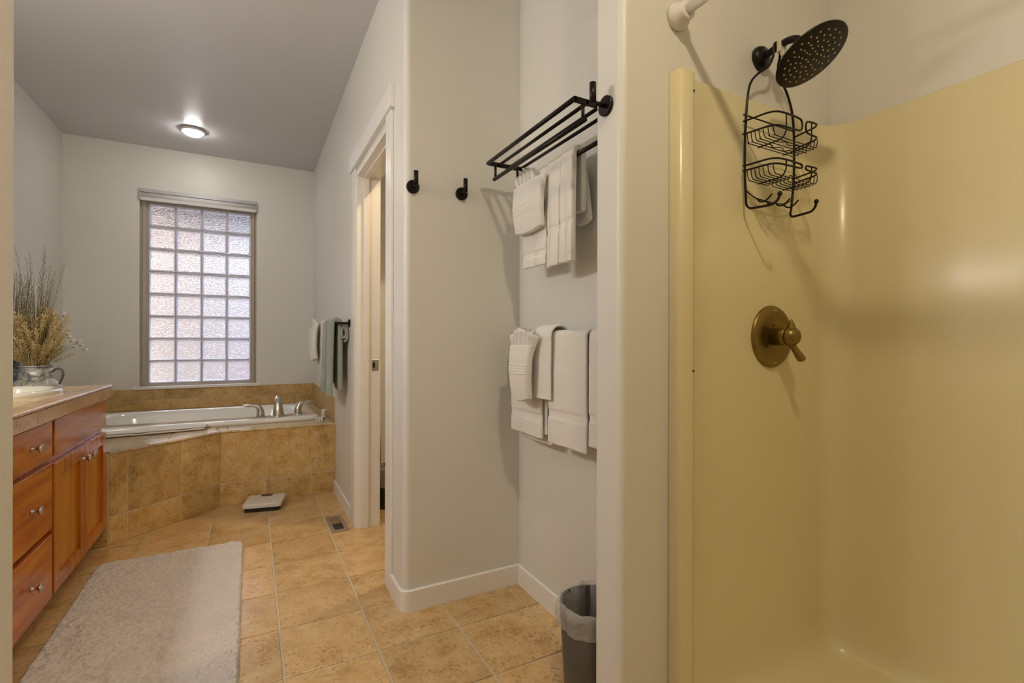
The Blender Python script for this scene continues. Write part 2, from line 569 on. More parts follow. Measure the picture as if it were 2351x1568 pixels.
# ------------------------------------------------------------------ structure: walls
struct(MB().box(XL - 0.13, XL, -1.35, 5.35, 0, ZC).build('wall_left', M['paint']))
w = MB()
WX0, WX1, WZ0, WZ1 = -0.838, 0.048, 0.69, 2.405
w.box(XL - 0.13, WX0, YB, YB + 0.18, 0, ZC); w.box(WX1, XR + 0.12, YB, YB + 0.18, 0, ZC)
w.box(WX0, WX1, YB, YB + 0.18, 0, WZ0); w.box(WX0, WX1, YB, YB + 0.18, WZ1, ZC)
wall_back = struct(w.build('wall_back', M['paint']))
DY0, DY1, DZ = 2.205, 2.96, 2.085   # door opening
w = MB().box(XR, XR + 0.12, DY1, YB, 0, ZC)
w.box(XR, XR + 0.12, DY0, DY1, DZ, ZC)
wall_right = struct(w.build('wall_right', M['paint']))
poly = [(XR, DY0)] + arc(XR + 0.025, YN + 0.025, 0.025, 180, 270, 8) + [(XT + 0.9, YN), (XT + 0.9, YN + 0.12), (XR + 0.12, YN + 0.12), (XR + 0.12, DY0)]


def soft(o):
    for p in o.data.polygons:
        p.use_smooth = True
    o.data.set_sharp_from_angle(angle=math.radians(40))
    md = o.modifiers.new('weighted', 'WEIGHTED_NORMAL'); md.keep_sharp = True; md.weight = 100
    return o


def wallpoly(name, poly, z0=0, z1=ZC):
    if area(poly) < 0:
        poly = poly[::-1]
    o = MB().prism(poly, z0, z1, smooth=False).build(name, M['paint'])
    soft(o)
    return struct(o)


wallpoly('wall_niche', poly)
struct(MB().box(XT, XT + 0.12, YP + 0.11, YN, 0, ZC).build('wall_towel', M['paint']))
wallpoly('wall_partition', [(XS + 0.12, YP)] + [(XS + 0.12, YP + 0.11)] + arc(XP + 0.012, YP + 0.098, 0.012, 90, 180, 5) + arc(XP + 0.022, YP + 0.022, 0.022, 180, 270, 8))
struct(MB().box(XS, XS + 0.12, -0.47, YP, 0, ZC).build('wall_shower', M['paint']))
struct(MB().box(XP, XS, -0.47, -0.36, 0, ZC).build('wall_near', M['paint']))
struct(MB().box(XP, XP + 0.1, -1.25, -0.47, 0, ZC).build('wall_side', M['paint']))
struct(MB().box(XL, XP + 0.1, -1.35, -1.25, 0, ZC).build('wall_entry', M['paint']))
wallpoly('wall_stub', [(XL, 0.69), (-0.265, 0.69)] + arc(-0.268, 0.708, 0.018, -90, 0, 6) + arc(-0.268, 0.792, 0.018, 0, 90, 6) + [(XL, 0.81)])
# toilet room behind the door
struct(MB().box(XR + 0.12, 1.985, 3.60, 3.70, 0, ZC).build('wall_toilet_back', M['paint']))
struct(MB().box(1.985, 2.08, YN, 3.70, 0, ZC).build('wall_toilet_side', M['paint']))
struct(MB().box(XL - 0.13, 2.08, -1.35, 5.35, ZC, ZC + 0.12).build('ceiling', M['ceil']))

# ------------------------------------------------------------------ floor with single tiles
floor = struct(MB().box(XL - 0.13, 2.08, -1.35, 5.35, -0.12, -0.004).build('floor', M['grout']))


def tile_piece(poly, z0, z1, mat, parent, name='floor_tile', cham=0.0015):
    if len(poly) < 3 or area(poly) < 2e-4:
        return None
    return MB().prism(poly, z0, z1, cham).build(name, mat, parent, recalc=False)


g = 0.0042
shared = None
regs = [rect(XL, XR, -1.25, 3.765), rect(XR, XT, YP + 0.11, YN), rect(XR, XP, -1.25, YP + 0.11), rect(XP, 1.02, -0.36, YP), rect(XR, 1.985, YN + 0.12, 3.6)]


def inregs(x0, x1, y0, y1):
    return any(min(x1, r[1][0]) - max(x0, r[0][0]) > 0.004 and min(y1, r[2][1]) - max(y0, r[0][1]) > 0.004 for r in regs)


full_mesh = None
for i in range(-6, 8):
    for j in range(-13, 6):
        x0 = TX0 + i * TP; x1 = x0 + TP; y0 = TY0 + j * TP; y1 = y0 + TP
        if not inregs(x0, x1, y0, y1):
            continue
        # hidden below the vanity and the tub platform
        if x1 < -0.78 and 1.1 < y0 and y1 < 3.3:
            continue
        lim = rect(XL, 1.985, -1.25, 3.765)
        if y0 > 2.9 and x0 > XR:
            lim = rect(XL, 1.985, -1.25, 3.60)
        c = clip(rect(x0 + g, x1 - g, y0 + g, y1 - g), lim)
        if len(c) == 4 and abs(area(c) - (TP - 2 * g) ** 2) < 1e-5 and full_mesh:
            o = bpy.data.objects.new('floor_tile', full_mesh); COL.objects.link(o); o.parent = floor
            o.location = Vector((x0, y0, 0)) - floor.location
        elif len(c) == 4 and abs(area(c) - (TP - 2 * g) ** 2) < 1e-5:
            full_mesh = None
            o = MB().prism(rect(g, TP - g, g, TP - g), -0.008, 0.0, 0.0015).build('floor_tile', M['tile'])
            full_mesh = o.data
            # origin at the cell corner
            off = o.location.copy()
            for v in full_mesh.vertices:
                v.co += off
            o.parent = floor; o.location = Vector((x0, y0, 0)) - floor.location
        else:
            tile_piece(c, -0.008, 0.0, M['tile'], floor)

# ------------------------------------------------------------------ baseboards
BBH, BBT = 0.088, 0.014


def bb(name, poly):
    if area(poly) < 0:
        poly = poly[::-1]
    return struct(soft(MB().prism(poly, 0.0, BBH, 0.005).build(name, M['trim'])))


t = BBT
bb('baseboard_niche', [(XR - t, DY0 - 0.085)] + arc(XR + 0.025, YN + 0.025, 0.025 + t, 180, 270, 6) + [(XT, YN - t), (XT, YN), (XR + 0.025, YN)] + arc(XR + 0.025, YN + 0.025, 0.025, 270, 180, 6)[1:] + [(XR, DY0 - 0.085)])
bb('baseboard_towel', rect(XT - t, XT, YP + 0.11, YN - t))
bb('baseboard_right', rect(XR - t, XR, DY1 + 0.1, 3.755))
bb('baseboard_partition', rect(XP + 0.02, XT - t, YP + 0.11, YP + 0.11 + t))
bb('baseboard_toilet', rect(XR + 0.12, 1.985, 3.60 - t, 3.60))
bb('baseboard_stub', rect(XL, -0.27, 0.81, 0.81 + t))

# ------------------------------------------------------------------ door trim
door = empty('door_1', (XR, (DY0 + DY1) / 2, 0), kind='structure')
cx_ = XR - 0.014
w = MB().box(cx_, XR, DY0 - 0.085, DY0 + 0.006, 0, DZ + 0.03); w.build('casing_leg', M['trim'], door, bevel=0.003)
w = MB().box(cx_, XR, DY1 - 0.006, DY1 + 0.09, 0, DZ + 0.03); w.build('casing_leg', M['trim'], door, bevel=0.003)
w = MB().box(XR - 0.024, XR, DY0 - 0.105, DY1 + 0.115, DZ + 0.03, DZ + 0.125); w.build('head_casing', M['trim'], door, bevel=0.002)
J = 0.018
MB().box(XR - 0.002, XR + 0.134, DY0, DY0 + J, 0, DZ).build('jamb', M['trim'], door, bevel=0.0015)
MB().box(XR - 0.002, XR + 0.134, DY1 - J, DY1, 0, DZ).build('jamb', M['trim'], door, bevel=0.0015)
MB().box(XR - 0.002, XR + 0.134, DY0 + J, DY1 - J, DZ - J, DZ).build('jamb_head', M['trim'], door, bevel=0.0015)
MB().box(XR + 0.034, XR + 0.066, DY0 + J, DY0 + J + 0.012, 0, DZ - J).build('door_stop', M['trim'], door, bevel=0.0015)
MB().box(XR + 0.034, XR + 0.066, DY1 - J - 0.012, DY1 - J, 0, DZ - J).build('door_stop', M['trim'], door, bevel=0.0015)
MB().box(XR + 0.034, XR + 0.066, DY0 + J, DY1 - J, DZ - J - 0.012, DZ - J).build('door_stop', M['trim'], door, bevel=0.0015)
# casing on the toilet-room side
MB().box(XR + 0.12, XR + 0.134, DY1 - 0.004, DY1 + 0.085, 0, DZ + 0.09).build('casing_leg', M['trim'], door, bevel=0.003)
ys = DY1 - J
sp = MB().box(XR + 0.084, XR + 0.124, ys - 0.002, ys + 0.001, 0.925, 0.99).build('strike_plate', M['nickel'], door, bevel=0.0015)
MB().prism(rect(XR + 0.089, XR + 0.103, ys - 0.0028, ys - 0.001), 0.943, 0.972).build('latch_hole_shade', M['dark'], sp)  # dark patch on the plate, shade of the hollow put into its colour
for zz in (0.934, 0.981):
    MB().lathe([(0.003, 0), (0.003, 0.001)], (XR + 0.097, ys - 0.002, zz), '-Y', 10).build('screw', M['dark'], sp)

# ------------------------------------------------------------------ window of glass blocks
win = empty('window_1', ((WX0 + WX1) / 2, YB, WZ0), kind='structure')
FY = 5.212            # face of frame
GX0, GX1, GZ0 = -0.783, 0.001, 0.727
BP = (GX1 - GX0) / 4
GZ1 = GZ0 + 8 * BP
w = MB()
w.box(WX0, GX0, FY, FY + 0.10, WZ0, WZ1); w.box(GX1, WX1, FY, FY + 0.10, WZ0, WZ1)
w.box(GX0, GX1, FY, FY + 0.10, WZ0, GZ0); w.box(GX0, GX1, FY, FY + 0.10, GZ1, WZ1)
w.build('window_frame', M['vinyl'], win)
w = MB()
s_ = 0.012
w.box(WX0 + 0.018, GX0 - s_, FY - 0.012, FY, WZ0 + 0.02, WZ1); w.box(GX1 + s_, WX1 - 0.018, FY - 0.012, FY, WZ0 + 0.02, WZ1)
w.box(WX0 + 0.018, WX1 - 0.018, FY - 0.012, FY, WZ0 + 0.016, GZ0 - 0.008)
w.build('glazing_bead', M['vinyl'], win, bevel=0.003)
MB().box(WX0 - 0.044, WX1 + 0.034, YB - 0.032, FY + 0.005, 0.682, 0.706).build('window_sill', M['trim'], win, bevel=0.004)
# joints
w = MB()
jt = 0.0042
for i in range(5):
    x = GX0 + i * BP; w.box(x - jt, x + jt, FY + 0.012, FY + 0.075, GZ0, GZ1)
for j in range(9):
    z = GZ0 + j * BP; w.box(GX0, GX1, FY + 0.0125, FY + 0.0745, z - jt, z + jt)
w.build('block_joints', M['mortar'], win)
# one block, shared
h = BP / 2 - jt - 0.0004
r_ = 0.010


def rr_ring(hw, rad, y, n=4):
    pts = []
    for (sx, sz, a0) in ((1, 1, 0), (-1, 1, 90), (-1, -1, 180), (1, -1, 270)):
        for k in range(n + 1):
            a = math.radians(a0 + 90 * k / n)
            pts.append((sx * (hw - rad) + rad * math.cos(a), y, sz * (hw - rad) + rad * math.sin(a)))
    return pts


rings = [rr_ring(h - 0.011, 0.008, 0.030), rr_ring(h - 0.010, 0.009, 0.010), rr_ring(h - 0.006, r_, 0.002), rr_ring(h, r_, 0.006), rr_ring(h, r_, 0.066),
         rr_ring(h - 0.006, r_, 0.070), rr_ring(h - 0.010, 0.009, 0.062), rr_ring(h - 0.011, 0.008, 0.042)]
nr = len(rings[0])
bk = MB()
fs = []
for k in range(len(rings) - 1):
    for i in range(nr):
        jn = (i + 1) % nr
        fs.append((k * nr + i, k * nr + jn, (k + 1) * nr + jn, (k + 1) * nr + i))
bk.add([p for r in rings for p in r], fs, 0, True)
# wavy panes (front and back), each a thin solid
for y0, y1 in ((0.014, 0.020),):
    a = rr_ring(h - 0.0095, 0.009, y0); b2 = rr_ring(h - 0.0095, 0.009, y1)
    o_ = len(bk.v)
    bk.add(a + b2, [list(range(nr))[::-1], list(range(nr, 2 * nr))] + [(i, (i + 1) % nr, nr + (i + 1) % nr, nr + i) for i in range(nr)], 1, False)
proto = None
for j in range(8):
    for i in range(4):
        loc = Vector((GX0 + (i + .5) * BP, FY + 0.008, GZ0 + (j + .5) * BP))
        if proto is None:
            me = bpy.data.meshes.new('glass_block')
            me.from_pydata(bk.v, [], bk.f)
            me.materials.append(M['grim']); me.materials.append(M['glass'])
            me.polygons.foreach_set('material_index', bk.m); me.polygons.foreach_set('use_smooth', bk.sm)
            bm = bmesh.new(); bm.from_mesh(me); bmesh.ops.recalc_face_normals(bm, faces=bm.faces); bm.to_mesh(me); bm.free()
            proto = bpy.data.objects.new('glass_block', me)
            o = proto
        else:
            o = proto.copy()
        COL.objects.link(o)
        o.parent = win; o.location = loc - wloc(win)

# roller shade cassette under the window head
sh = empty('roller_shade', ((WX0 + WX1) / 2, 5.16, 2.30), 'rolled-up white roller shade with grey head rail above glass block window', 'window shade')
MB().box(WX0 + 0.004, WX1 - 0.004, 5.150, 5.208, 2.372, 2.402).build('head_rail', M['alu'], sh, bevel=0.003)
MB().tube([(WX0 + 0.006, 5.176, 2.345), (WX1 - 0.006, 5.176, 2.345)], 0.031, 20).build('roll', M['shade'], sh)
MB().box(WX0 + 0.006, WX1 - 0.006, 5.150, 5.172, 2.300, 2.352).build('bottom_rail', M['shade'], sh, bevel=0.006)
MB().box(WX0 + 0.0005, WX0 + 0.006, 5.148, 5.21, 2.305, 2.404).build('end_cap', M['alu'], sh)
MB().box(WX1 - 0.006, WX1 - 0.0005, 5.148, 5.21, 2.305, 2.404).build('end_cap', M['alu'], sh)

# ------------------------------------------------------------------ outdoors, seen only through the glass blocks
M['ground'] = pm('patio', (0.10, 0.097, 0.078), (6, 0.4, 0.01, 4), rough=0.9)
M['stucco'] = pm('stucco_peach', (0.14, 0.105, 0.080), (60, 0.4, 0.004, 4), rough=0.9)
M['eave'] = pm('eave_dark', (0.015, 0.015, 0.018), rough=0.9, spec=0.1)
M['leafr'] = pm('red_leaves', (0.20, 0.07, 0.09), rough=0.7)
struct(MB().box(-14, 10, 5.6, 26, -0.55, -0.45).build('ground', M['ground']))
tag(MB().box(-3.2, 2.4, 5.36, 6.15, 2.52, 2.60).box(-3.2, 2.4, 6.11, 6.15, 2.41, 2.60).build('roof_eave', M['eave']),
    'dark roof eave jutting out above the glass block window outside', 'eave')
nh = empty('neighbour_house', (-4.6, 13.0, -0.45), 'blurred peach house wall far beyond the glass blocks', 'house')
MB().box(-9.0, -0.75, 12.0, 14.0, -0.45, 4.9).build('wall', M['stucco'], nh)
MB().box(-9.3, -0.5, 11.7, 14.3, 5.0, 5.15).build('roof', M['eave'], nh)
M['fence'] = pm('fence_grey', (0.10, 0.10, 0.107), (8, 0.3, 0.01, 3), rough=0.9)
gf = empty('sky_screen_fence', (4.0, 11.0, -0.45), 'added grey fence screening bright sky behind the glass blocks', 'fence')  # added fence, tall enough to keep the low bright sky out of the glass
for k in range(34):
    MB().box(-0.71 + k * 0.2, -0.495 + k * 0.2, 11.0 + 0.02 * (k % 2), 11.03 + 0.02 * (k % 2), -0.45, 4.2).build('board', M['fence'], gf)
b_ = MB()
for k in range(420):
    a = random.uniform(0, 2 * PI); rr = 0.42 * random.random() ** 0.4; zz = random.uniform(-0.45, 0.75)
    c = Vector((0.18 + rr * math.cos(a), 7.4 + rr * math.sin(a), zz))
    d = Vector((random.uniform(-1, 1), random.uniform(-1, 1), random.uniform(-.3, 1))).normalized() * 0.09
    e = d.cross(Vector((random.random(), random.random(), random.random()))).normalized() * 0.03
    b_.add([c - d, c + e, c + d, c - e], [(0, 1, 2, 3)])
tag(b_.build('garden_shrub', M['leafr'], recalc=False), 'reddish garden shrub blurred behind the lower glass blocks', 'shrub')

# ------------------------------------------------------------------ splash tiles round the tub (parts of the walls)
DK = 0.50             # deck height


def wall_tile(parent, x0, x1, y, z0, z1, mat=M['tilew']):
    """tile on a wall facing -Y at plane y"""
    c = 0.0012; th = 0.009
    vs = [(x0, y, z0), (x1, y, z0), (x1, y, z1), (x0, y, z1),
          (x0, y - th + c, z0), (x1, y - th + c, z0), (x1, y - th + c, z1), (x0, y - th + c, z1),
          (x0 + c, y - th, z0 + c), (x1 - c, y - th, z0 + c), (x1 - c, y - th, z1 - c), (x0 + c, y - th, z1 - c)]
    fs = [(0, 1, 2, 3), (8, 11, 10, 9)]
    for k in (0, 4):
        for i in range(4):
            j = (i + 1) % 4
            fs.append((k + i, k + 4 + i, k + 4 + j, k + j))
    return MB().add(vs, fs).build('splash_tile', mat, parent)


gr = 0.003
MB().box(XL, XR, YB - 0.005, YB, DK, 0.684).build('splash_grout', M['grout'], wall_back)
for z0, z1, off in ((DK + 0.002, 0.586, 0.086), (0.592, 0.686, -0.056)):
    xs = [off + k * 0.305 for k in range(-6, 4)]
    for a in xs:
        x0 = max(a + gr, XL + 0.002); x1 = min(a + 0.305 - gr, XR - 0.010)
        if x1 - x0 > 0.02:
            wall_tile(wall_back, x0, x1, YB, z0, z1)
MB().box(XR - 0.005, XR, 3.76, YB, DK, 0.684).build('splash_grout', M['grout'], wall_right)


def side_tile(parent, y0, y1, z0, z1):
    th = 0.009
    MB().box(XR - th, XR, y0, y1, z0, z1).build('splash_tile', M['tilew'], parent, bevel=0.0012, seg=1)


for z0, z1, off in ((DK + 0.002, 0.586, 0.15), (0.592, 0.686, 0.0)):
    y = 3.762 - off
    while y < YB - 0.01:
        a = max(y + gr, 3.762); b2 = min(y + 0.305 - gr, YB - 0.012)
        if b2 - a > 0.02:
            side_tile(wall_right, a, b2, z0, z1)
        y += 0.305

# ------------------------------------------------------------------ tub platform with tiles
PC = (-0.175, 3.76)                    # corner between straight and angled front
PD = (-0.668, 3.315)                   # end of angled front
ts = empty('tub_surround', (-0.3, 4.4, 0), 'tan tiled tub platform with an angled front corner', 'tub surround')
body = [(XL + 0.001, 3.322), (PD[0], 3.322), (PC[0] + 0.004, 3.768), (XR - 0.001, 3.768), (XR - 0.001, YB - 0.001), (XL + 0.001, YB - 0.001)]
TUBX0, TUBX1, TUBY0, TUBY1 = -1.10, 0.468, 3.965, 4.88
w = MB()
# platform as ring of prisms leaving the tub well open
w.prism([(XL + 0.001, 3.3155), (PD[0] - 0.001, 3.3175), (PC[0] - 0.001, 3.7625), (XR - 0.001, 3.7625), (XR - 0.001, TUBY0 + 0.05), (XL + 0.001, TUBY0 + 0.05)], 0, DK - 0.006)
w.box(XL + 0.001, TUBX0 + 0.05, TUBY0 + 0.05, YB - 0.001, 0, DK - 0.006)
w.box(TUBX1 - 0.05, XR - 0.001, TUBY0 + 0.05, YB - 0.001, 0, DK - 0.006)
w.box(TUBX0 + 0.05, TUBX1 - 0.05, TUBY1 - 0.05, YB - 0.001, 0, DK - 0.006)
w.build('platform', M['grout'], ts)
uA = Vector((PD[0] - PC[0], PD[1] - PC[1])); LA = uA.length; uA = uA.normalized(); nA = Vector((uA.y, -uA.x))
if nA.y > 0: nA = -nA


def front_tile(p0, p1, z0, z1, name='front_tile'):
    """upright tile on the platform front between plan points p0->p1 (outer face)"""
    p0 = Vector(p0); p1 = Vector(p1); d = (p1 - p0).normalized(); nn = Vector((d.y, -d.x))
    if nn.y > 0: nn = -nn
    c = 0.0015; th = 0.010
    a0 = p0; a1 = p1; q0 = p0 - nn * th; q1 = p1 - nn * th
    vs = []
    for z in (z0, z1):
        vs += [(q0.x, q0.y, z), (q1.x, q1.y, z), (a1.x - nn.x * c, a1.y - nn.y * c, z), (a0.x - nn.x * c, a0.y - nn.y * c, z)]
    b0 = a0 + d * c; b1 = a1 - d * c
    vs += [(b0.x, b0.y, z0 + c), (b1.x, b1.y, z0 + c), (b1.x, b1.y, z1 - c), (b0.x, b0.y, z1 - c)]
    fs = [(0, 1, 2, 3), (4, 7, 6, 5), (0, 4, 5, 1), (1, 5, 6, 2), (0, 3, 7, 4), (3, 2, 9, 8), (2, 6, 10, 9), (6, 7, 11, 10), (7, 3, 8, 11), (8, 9, 10, 11)]
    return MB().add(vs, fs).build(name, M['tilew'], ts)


rows = ((0.002, 0.150), (0.156, 0.489))
for z0, z1 in rows:
    for a, b2 in ((PC[0], 0.095), (0.095, 0.389), (0.389, XR - 0.001)):
        front_tile((a + gr * (a != PC[0]), PC[1]), (b2 - gr, PC[1]), z0, z1)
    for a, b2 in ((0.0, 0.262), (0.262, 0.566), (0.566, LA)):
        pa = Vector(PC) + uA * (a + (gr if a else 0.002)); pb = Vector(PC) + uA * (b2 - gr)
        front_tile(pa, pb, z0, z1)
    front_tile((XL + 0.25, PD[1] - 0.003), (PD[0] - 0.004, PD[1] - 0.003), z0, z1)
# bullnose edge tiles on the deck
EW = 0.075
zt0, zt1 = DK - 0.010, DK + 0.002
ov = 0.006
miter = (uA + Vector((1, 0))); nC = Vector((0, 1)); nB = -nA
mc = (nC + nB).normalized(); mk = 1 / mc.dot(nC)
c_out = Vector(PC) - mc * (ov * mk); c_in = Vector(PC) + mc * (EW * mk)
cuts = [c_out.x, 0.02, 0.32, XR - 0.011]
for k in range(3):
    a, b2 = cuts[k], cuts[k + 1]
    pa = [(a + (gr if k else 0.002), PC[1] - ov), (b2 - gr, PC[1] - ov), (b2 - gr, PC[1] + EW), ((c_in.x + 0.002) if k == 0 else a + gr, PC[1] + EW)]
    MB().prism(pa, zt0, zt1, 0.004).build('edge_tile', M['tilec'], ts)
L0, L1 = 0, LA + 0.01
cutsA = [0.0, 0.16, 0.46, LA - 0.001]
for k in range(3):
    oa = c_out + uA * 0 if k == 0 else Vector(PC) + uA * (cutsA[k] + gr) - nB * ov
    ia = c_in if k == 0 else Vector(PC) + uA * (cutsA[k] + gr) + nB * EW
    ob = Vector(PC) + uA * (cutsA[k + 1] - gr) - nB * ov
    ib = Vector(PC) + uA * (cutsA[k + 1] - gr) + nB * EW
    pa = [tuple(oa), tuple(ob), tuple(ib), tuple(ia)]
    if area(pa) < 0: pa = pa[::-1]
    MB().prism(pa, zt0, zt1, 0.004).build('edge_tile', M['tilec'], ts)
# field tiles of the deck
inA0 = Vector(PC) + nB * (EW + 0.004); inA1 = Vector(PD) + nB * (EW + 0.004) + uA * 0.15
fields = [[(c_in.x + 0.003, PC[1] + EW + 0.004), (XR - 0.011, PC[1] + EW + 0.004), (XR - 0.011, TUBY0 + 0.03), (c_in.x + 0.003, TUBY0 + 0.03)],
          [(XL + 0.003, inA1.y - 0.0), (inA1.x, inA1.y), (c_in.x, PC[1] + EW + 0.002), (c_in.x, TUBY0 + 0.03), (XL + 0.003, TUBY0 + 0.03)],
          rect(TUBX1 - 0.03, XR - 0.011, TUBY0 + 0.03, YB - 0.011), rect(TUBX0 + 0.03, TUBX1 - 0.03, TUBY1 - 0.03, YB - 0.011),
          rect(XL + 0.003, TUBX0 + 0.03, TUBY0 + 0.03, YB - 0.011)]
for F in fields:
    if area(F) < 0: F = F[::-1]
    F = clip(F, rect(XL + 0.003, XR, 3.320, YB))
    for i in range(-6, 3):
        for j in range(2, 10):
            x0 = 0.17 + i * TP; y0 = TY0 + 0.08 + j * TP
            p = clip(rect(x0 + gr, x0 + TP - gr, y0 + gr, y0 + TP - gr), F)
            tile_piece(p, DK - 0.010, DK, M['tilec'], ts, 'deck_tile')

# ------------------------------------------------------------------ bathtub
tub = empty('bathtub', ((TUBX0 + TUBX1) / 2, (TUBY0 + TUBY1) / 2, DK), 'off-white drop-in bathtub set into tan tiled platform', 'bathtub')


def sring(cx, cy, hx, hy, z, e, n=64):
    out = []
    for k in range(n):
        a = 2 * PI * k / n
        c, s = math.cos(a), math.sin(a)
        out.append((cx + hx * math.copysign(abs(c) ** (2 / e), c), cy + hy * math.copysign(abs(s) ** (2 / e), s), z))
    return out


TCX, TCY = (TUBX0 + TUBX1) / 2, (TUBY0 + TUBY1) / 2
HX, HY = (TUBX1 - TUBX0) / 2, (TUBY1 - TUBY0) / 2
R = [(TCX, TCY, HX - 0.012, HY - 0.012, DK - 0.004, 24), (TCX, TCY, HX - 0.002, HY - 0.002, DK + 0.003, 24), (TCX, TCY, HX, HY, DK + 0.022, 22), (TCX, TCY, HX - 0.008, HY - 0.008, DK + 0.032, 20), (TCX, TCY, HX - 0.03, HY - 0.03, DK + 0.034, 16),
     (TCX, TCY + 0.04, HX - 0.10, HY - 0.125, DK + 0.033, 5), (TCX, TCY + 0.04, HX - 0.113, HY - 0.137, DK + 0.026, 4.6), (TCX, TCY + 0.04, HX - 0.125, HY - 0.148, DK - 0.01, 4.4),
     (TCX, TCY + 0.04, HX - 0.16, HY - 0.18, DK - 0.2, 4), (TCX, TCY + 0.04, HX - 0.20, HY - 0.21, DK - 0.36, 3.6), (TCX, TCY + 0.04, HX - 0.25, HY - 0.26, DK - 0.40, 3.2), (TCX, TCY + 0.04, 0.02, 0.02, DK - 0.41, 2)]
N_ = 96
w = MB(); vs = []
for r in R: vs += sring(*r, n=N_)
fs = [(k * N_ + i, k * N_ + (i + 1) % N_, (k + 1) * N_ + (i + 1) % N_, (k + 1) * N_ + i) for k in range(len(R) - 1) for i in range(N_)]
fs.append([(len(R) - 1) * N_ + i for i in range(N_)])
w.add(vs, fs, 0, True); w.build('tub_shell', M['tub'], tub)
MB().lathe([(0.001, 0.004), (0.028, 0.004), (0.034, 0.0)], (TUBX1 - 0.42, TCY + 0.04, DK - 0.408), 'Z', 20, caps=False).build('drain', M['nickel'], tub)
RIMZ = DK + 0.033
fa = empty('tub_faucet', (0.19, 4.07, RIMZ), 'brushed nickel tub spout with two lever handles on tub rim', 'faucet')
w = MB()
w.lathe([(0.043, -0.001), (0.043, 0.004), (0.0405, 0.008)], (0.185, 4.06, RIMZ), 'Z', 28)
path = bez([(0.185, 4.06, RIMZ + 0.004), (0.185, 4.064, RIMZ + 0.06), (0.185, 4.085, RIMZ + 0.115), (0.185, 4.13, RIMZ + 0.132), (0.185, 4.18, RIMZ + 0.108), (0.185, 4.20, RIMZ + 0.085)], 8)
n_ = len(path)
w.tube(path, [0.041 - 0.021 * min(1, (k / (n_ - 1)) * 1.9) for k in range(n_)], 24)
w.build('spout', M['nickel'], fa)
for sx, px, py in ((-1, 0.066, 4.085), (1, 0.325, 4.12)):
    w = MB().lathe([(0.035, -0.001), (0.036, 0.004), (0.031, 0.009)], (px, py, RIMZ), 'Z', 28)
    hd = w.build('handle_base', M['nickel'], fa)
    w = MB()
    path = bez([(px, py, RIMZ + 0.012), (px + sx * 0.001, py, RIMZ + 0.045), (px + sx * 0.016, py, RIMZ + 0.075), (px + sx * 0.05, py, RIMZ + 0.088), (px + sx * 0.085, py, RIMZ + 0.090), (px + sx * 0.118, py, RIMZ + 0.092)], 8)
    n_ = len(path)
    rad = [0.029, 0.024, 0.019, 0.012, 0.0115, 0.006]
    rs = [np.interp(k / (n_ - 1) * 5, range(6), rad) for k in range(n_)]
    w.tube(path, rs, 20)
    w.build('lever_handle', M['nickel'], fa)

# soap and bottle in the corner of the deck
sb = empty('soap_box', (0.455, 3.90, DK), 'small white soap box with dark print beside tub', 'box')
ca, sa = math.cos(0.5), math.sin(0.5)


def rotbox(cx, cy, hx, hy, z0, z1, c, s):
    return [(cx + c * x - s * y, cy + s * x + c * y, z) for z in (z0, z1) for x, y in ((-hx, -hy), (hx, -hy), (hx, hy), (-hx, hy))]


BF = [(0, 3, 2, 1), (4, 5, 6, 7), (0, 1, 5, 4), (1, 2, 6, 5), (2, 3, 7, 6), (3, 0, 4, 7)]
MB().add(rotbox(0.458, 3.912, 0.030, 0.019, DK + 0.0005, DK + 0.028, math.cos(-0.35), math.sin(-0.35)), BF).build('carton', M['plastic'], sb, bevel=0.001, seg=1)
c_, s_2 = math.cos(-0.35), math.sin(-0.35)


def onbox(u, v, hu, hv, face):
    # small print patches on the carton
    if face == 'front':
        vs = [(0.458 + c_ * x - s_2 * (-0.0193), 3.912 + s_2 * x + c_ * (-0.0193), DK + z) for x, z in ((u - hu, v - hv), (u + hu, v - hv), (u + hu, v + hv), (u - hu, v + hv))]
    else:
        vs = [(0.458 + c_ * 0.0303 - s_2 * y, 3.912 + s_2 * 0.0303 + c_ * y, DK + z) for y, z in ((u - hu, v - hv), (u + hu, v - hv), (u + hu, v + hv), (u - hu, v + hv))]
    return vs


w = MB()
for k in range(6):
    w.add(onbox(-0.022 + k * 0.0042, 0.019 - k * 0.0004, 0.0014, 0.0022 if k % 2 else 0.003, 'front'), [(0, 1, 2, 3)])
w.add(onbox(0.012, 0.020, 0.005, 0.002, 'front'), [(0, 1, 2, 3)]); w.add(onbox(0.013, 0.009, 0.003, 0.003, 'front'), [(0, 1, 2, 3)])
w.add(onbox(-0.012, 0.009, 0.004, 0.002, 'front'), [(0, 1, 2, 3)]); w.add(onbox(0.0, 0.018, 0.017, 0.0085, 'side'), [(0, 1, 2, 3)])
w.build('print', M['print'], sb)
bo = empty('lotion_bottle', (0.50, 3.985, DK), 'tiny white lotion tube standing by the soap box', 'bottle')
MB().lathe([(0.016, 0.0005), (0.0165, 0.012), (0.0165, 0.058), (0.018, 0.060), (0.018, 0.074), (0.0165, 0.076)], (0.498, 3.99, DK), 'Z', 20).build('tube', M['plastic'], bo)
MB().lathe([(0.0168, 0.030), (0.0168, 0.0335)], (0.498, 3.99, DK), 'Z', 20, caps=False).build('print', M['alu'], bo)

# folded bath mat on the deck
w = MB()
nx, ny = 26, 8


